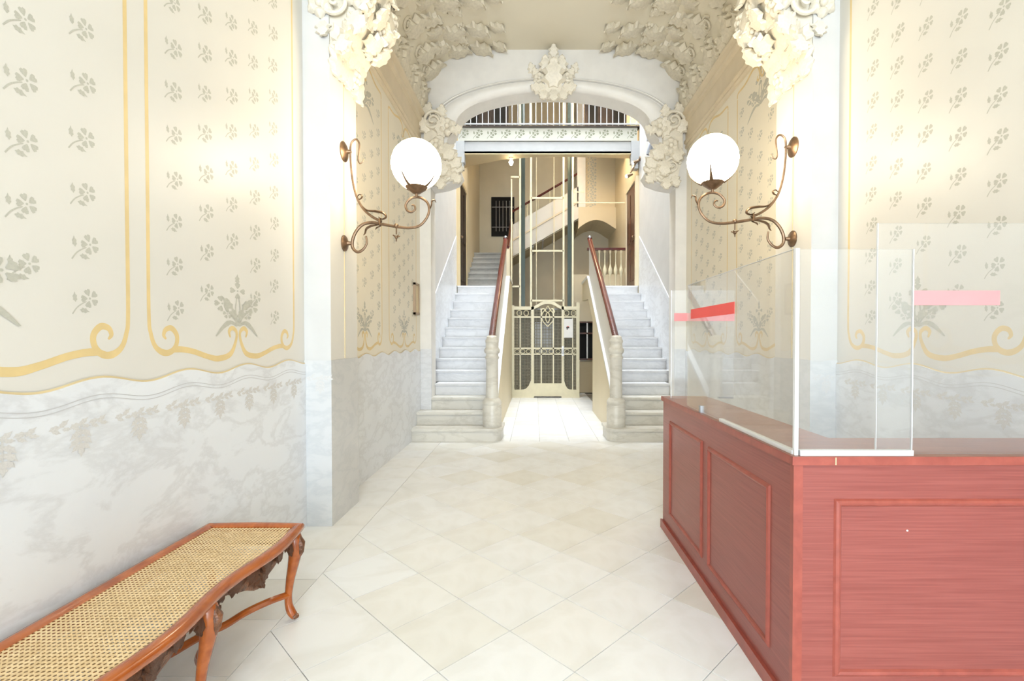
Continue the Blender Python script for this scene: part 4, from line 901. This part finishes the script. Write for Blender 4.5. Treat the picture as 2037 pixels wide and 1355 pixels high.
for lz, nm in ((SZ - 0.007, 'cane_seat'), (SZ - 0.027, 'cane_underlayer')):
    inn = ring_inset(ring, 0.041); b = MB(); v = []
    for i in range(ny + 1): v += [(BXB + 0.041, ys[i] if 0 < i < ny else (ys[i] + (0.041 if i == 0 else -0.041)), lz), (xf(ys[i]) - 0.041, ys[i] if 0 < i < ny else (ys[i] + (0.041 if i == 0 else -0.041)), lz)]
    b.add(v, [(2 * i, 2 * i + 1, 2 * i + 3, 2 * i + 2) for i in range(ny)])
    o = b.build(nm, M['cane'], be); uvl = o.data.uv_layers.new(name='UVMap')
    for lp_ in o.data.loops:
        co = o.data.vertices[lp_.vertex_index].co; k = 1.0 if nm == 'cane_seat' else 1.03
        uvl.data[lp_.index].uv = ((co.x + co.y) * 0.7071 * k, (co.x - co.y) * 0.7071 * k)
LEGY = (2.395, 1.765, 1.135, 0.505)
LP = [(0.012, 0.432), (0.022, 0.39), (0.020, 0.34), (0.006, 0.27), (-0.010, 0.20), (-0.020, 0.13), (-0.020, 0.08), (-0.008, 0.045), (0.010, 0.02), (0.016, 0.012)]
LR = [0.030, 0.034, 0.031, 0.025, 0.020, 0.017, 0.018, 0.021, 0.018, 0.011]
for y in LEGY:
    for front in (True, False):
        s_ = 1 if front else -1; xb = (xf(y) - 0.035) if front else (BXB + 0.04)
        lg = MB().tube(cr([(xb + s_ * a * 0.9, y + (0.012 if y > 1.5 else -0.012) * (0.43 - z), z) for a, z in LP], 4), [r for r in LR], 10).build('leg', M['bench'], be, True)
        MB().tube([(xb + s_ * 0.014, y - 0.012, 0.018), (xb + s_ * 0.022, y, 0.026), (xb + s_ * 0.014, y + 0.012, 0.018)], [0.010, 0.014, 0.010], 8).build('scroll_foot', M['carved'], lg, True)
        if front:
            MB().tube([(xb + s_ * 0.026, y, 0.425), (xb + s_ * 0.048, y, 0.385), (xb + s_ * 0.046, y, 0.345), (xb + s_ * 0.028, y, 0.30)], [0.016, 0.020, 0.015, 0.005], 8).build('knee_carving', M['carved'], lg, True)
leafc = acanthus_mb().mesh('carved_leaf', M['carved'], True); rosc = rosette_mb().mesh('carved_rosette', M['carved'], True)
for k in range(3):
    ya, yb = LEGY[k + 1], LEGY[k]
    tt = [i / 24 for i in range(25)]
    dz = lambda t: 0.028 + 0.068 * math.exp(-((t - 0.5) / 0.18) ** 2) + 0.012 * abs(math.sin(PI * 5 * t)) + 0.045 * math.exp(-(t / 0.07) ** 2) + 0.045 * math.exp(-((1 - t) / 0.07) ** 2)
    v = []
    for t in tt:
        y = ya + (yb - ya) * t; xo = xf(y) - 0.028
        v += [(xo, y, SZ - 0.034), (xo + 0.004, y, SZ - 0.034 - dz(t) * 0.6), (xo - 0.004, y, SZ - 0.034 - dz(t)), (xo - 0.024, y, SZ - 0.034 - dz(t)), (xo - 0.024, y, SZ - 0.034)]
    ap = MB().add(v, [(i * 5 + j, i * 5 + (j + 1) % 5, (i + 1) * 5 + (j + 1) % 5, (i + 1) * 5 + j) for i in range(24) for j in range(5)] + [(0, 1, 2, 3, 4), (124, 123, 122, 121, 120)]).build('carved_apron', M['carved'], be, True)
    for (t, z, s_, an, kind) in [(0.5, 0.395, 0.075, 0, 'r'), (0.5, 0.405, 0.10, PI, 'l'), (0.43, 0.41, 0.10, 2.4, 'l'), (0.57, 0.41, 0.10, -2.4, 'l'), (0.38, 0.412, 0.11, 1.7, 'l'), (0.62, 0.412, 0.11, -1.7, 'l'), (0.22, 0.41, 0.10, 1.6, 'l'), (0.78, 0.41, 0.10, -1.6, 'l'), (0.1, 0.40, 0.09, 0.9, 'l'), (0.9, 0.40, 0.09, -0.9, 'l'), (0.06, 0.405, 0.08, 2.8, 'l'), (0.94, 0.405, 0.08, -2.8, 'l')]:
        y = ya + (yb - ya) * t
        link('carved_leaf' if kind == 'l' else 'carved_rosette', leafc if kind == 'l' else rosc, ap, frame((xf(y) - 0.026, y, z), (0, math.sin(an), math.cos(an)), (1, 0, 0), s_, 1.1, 0.7))
    # curved cross stretcher
    ym = (ya + yb) / 2; xm = (xf(ym) + BXB) / 2
    for (px, py) in ((xf(yb) - 0.055, yb), (xf(ya) - 0.055, ya), (BXB + 0.06, yb), (BXB + 0.06, ya)):
        d1 = Vector((px, py, 0.128)); hub = Vector((xm, ym, 0.135))
        pts = [d1, d1 * 0.75 + hub * 0.25 + Vector((0.0, 0, 0.010)), d1 * 0.5 + hub * 0.5 + Vector(((hub.x - d1.x) * 0.12, 0, 0.0)), hub + (d1 - hub) * 0.18 + Vector((0, 0, -0.004)), hub]
        MB().tube(cr(pts, 5), 0.0165, 8).build('stretcher', M['bench'], be, True)
    MB().lathe([(0, -0.025), (0.03, -0.02), (0.034, 0), (0.03, 0.015), (0.012, 0.025), (0.014, 0.04), (0, 0.05)], (xm, ym, 0.135), 14).build('stretcher_boss', M['bench'], be, True)
b = MB(); b.box(BXB + 0.01, BXB + 0.03, BY0 + 0.05, BY1 - 0.05, SZ - 0.085, SZ - 0.034); b.build('back_apron', M['bench'], be)
for y in (BY0 + 0.03, BY1 - 0.05): MB().box(BXB + 0.03, -1.2, y, y + 0.02, SZ - 0.09, SZ - 0.034).build('end_apron', M['carved'], be)
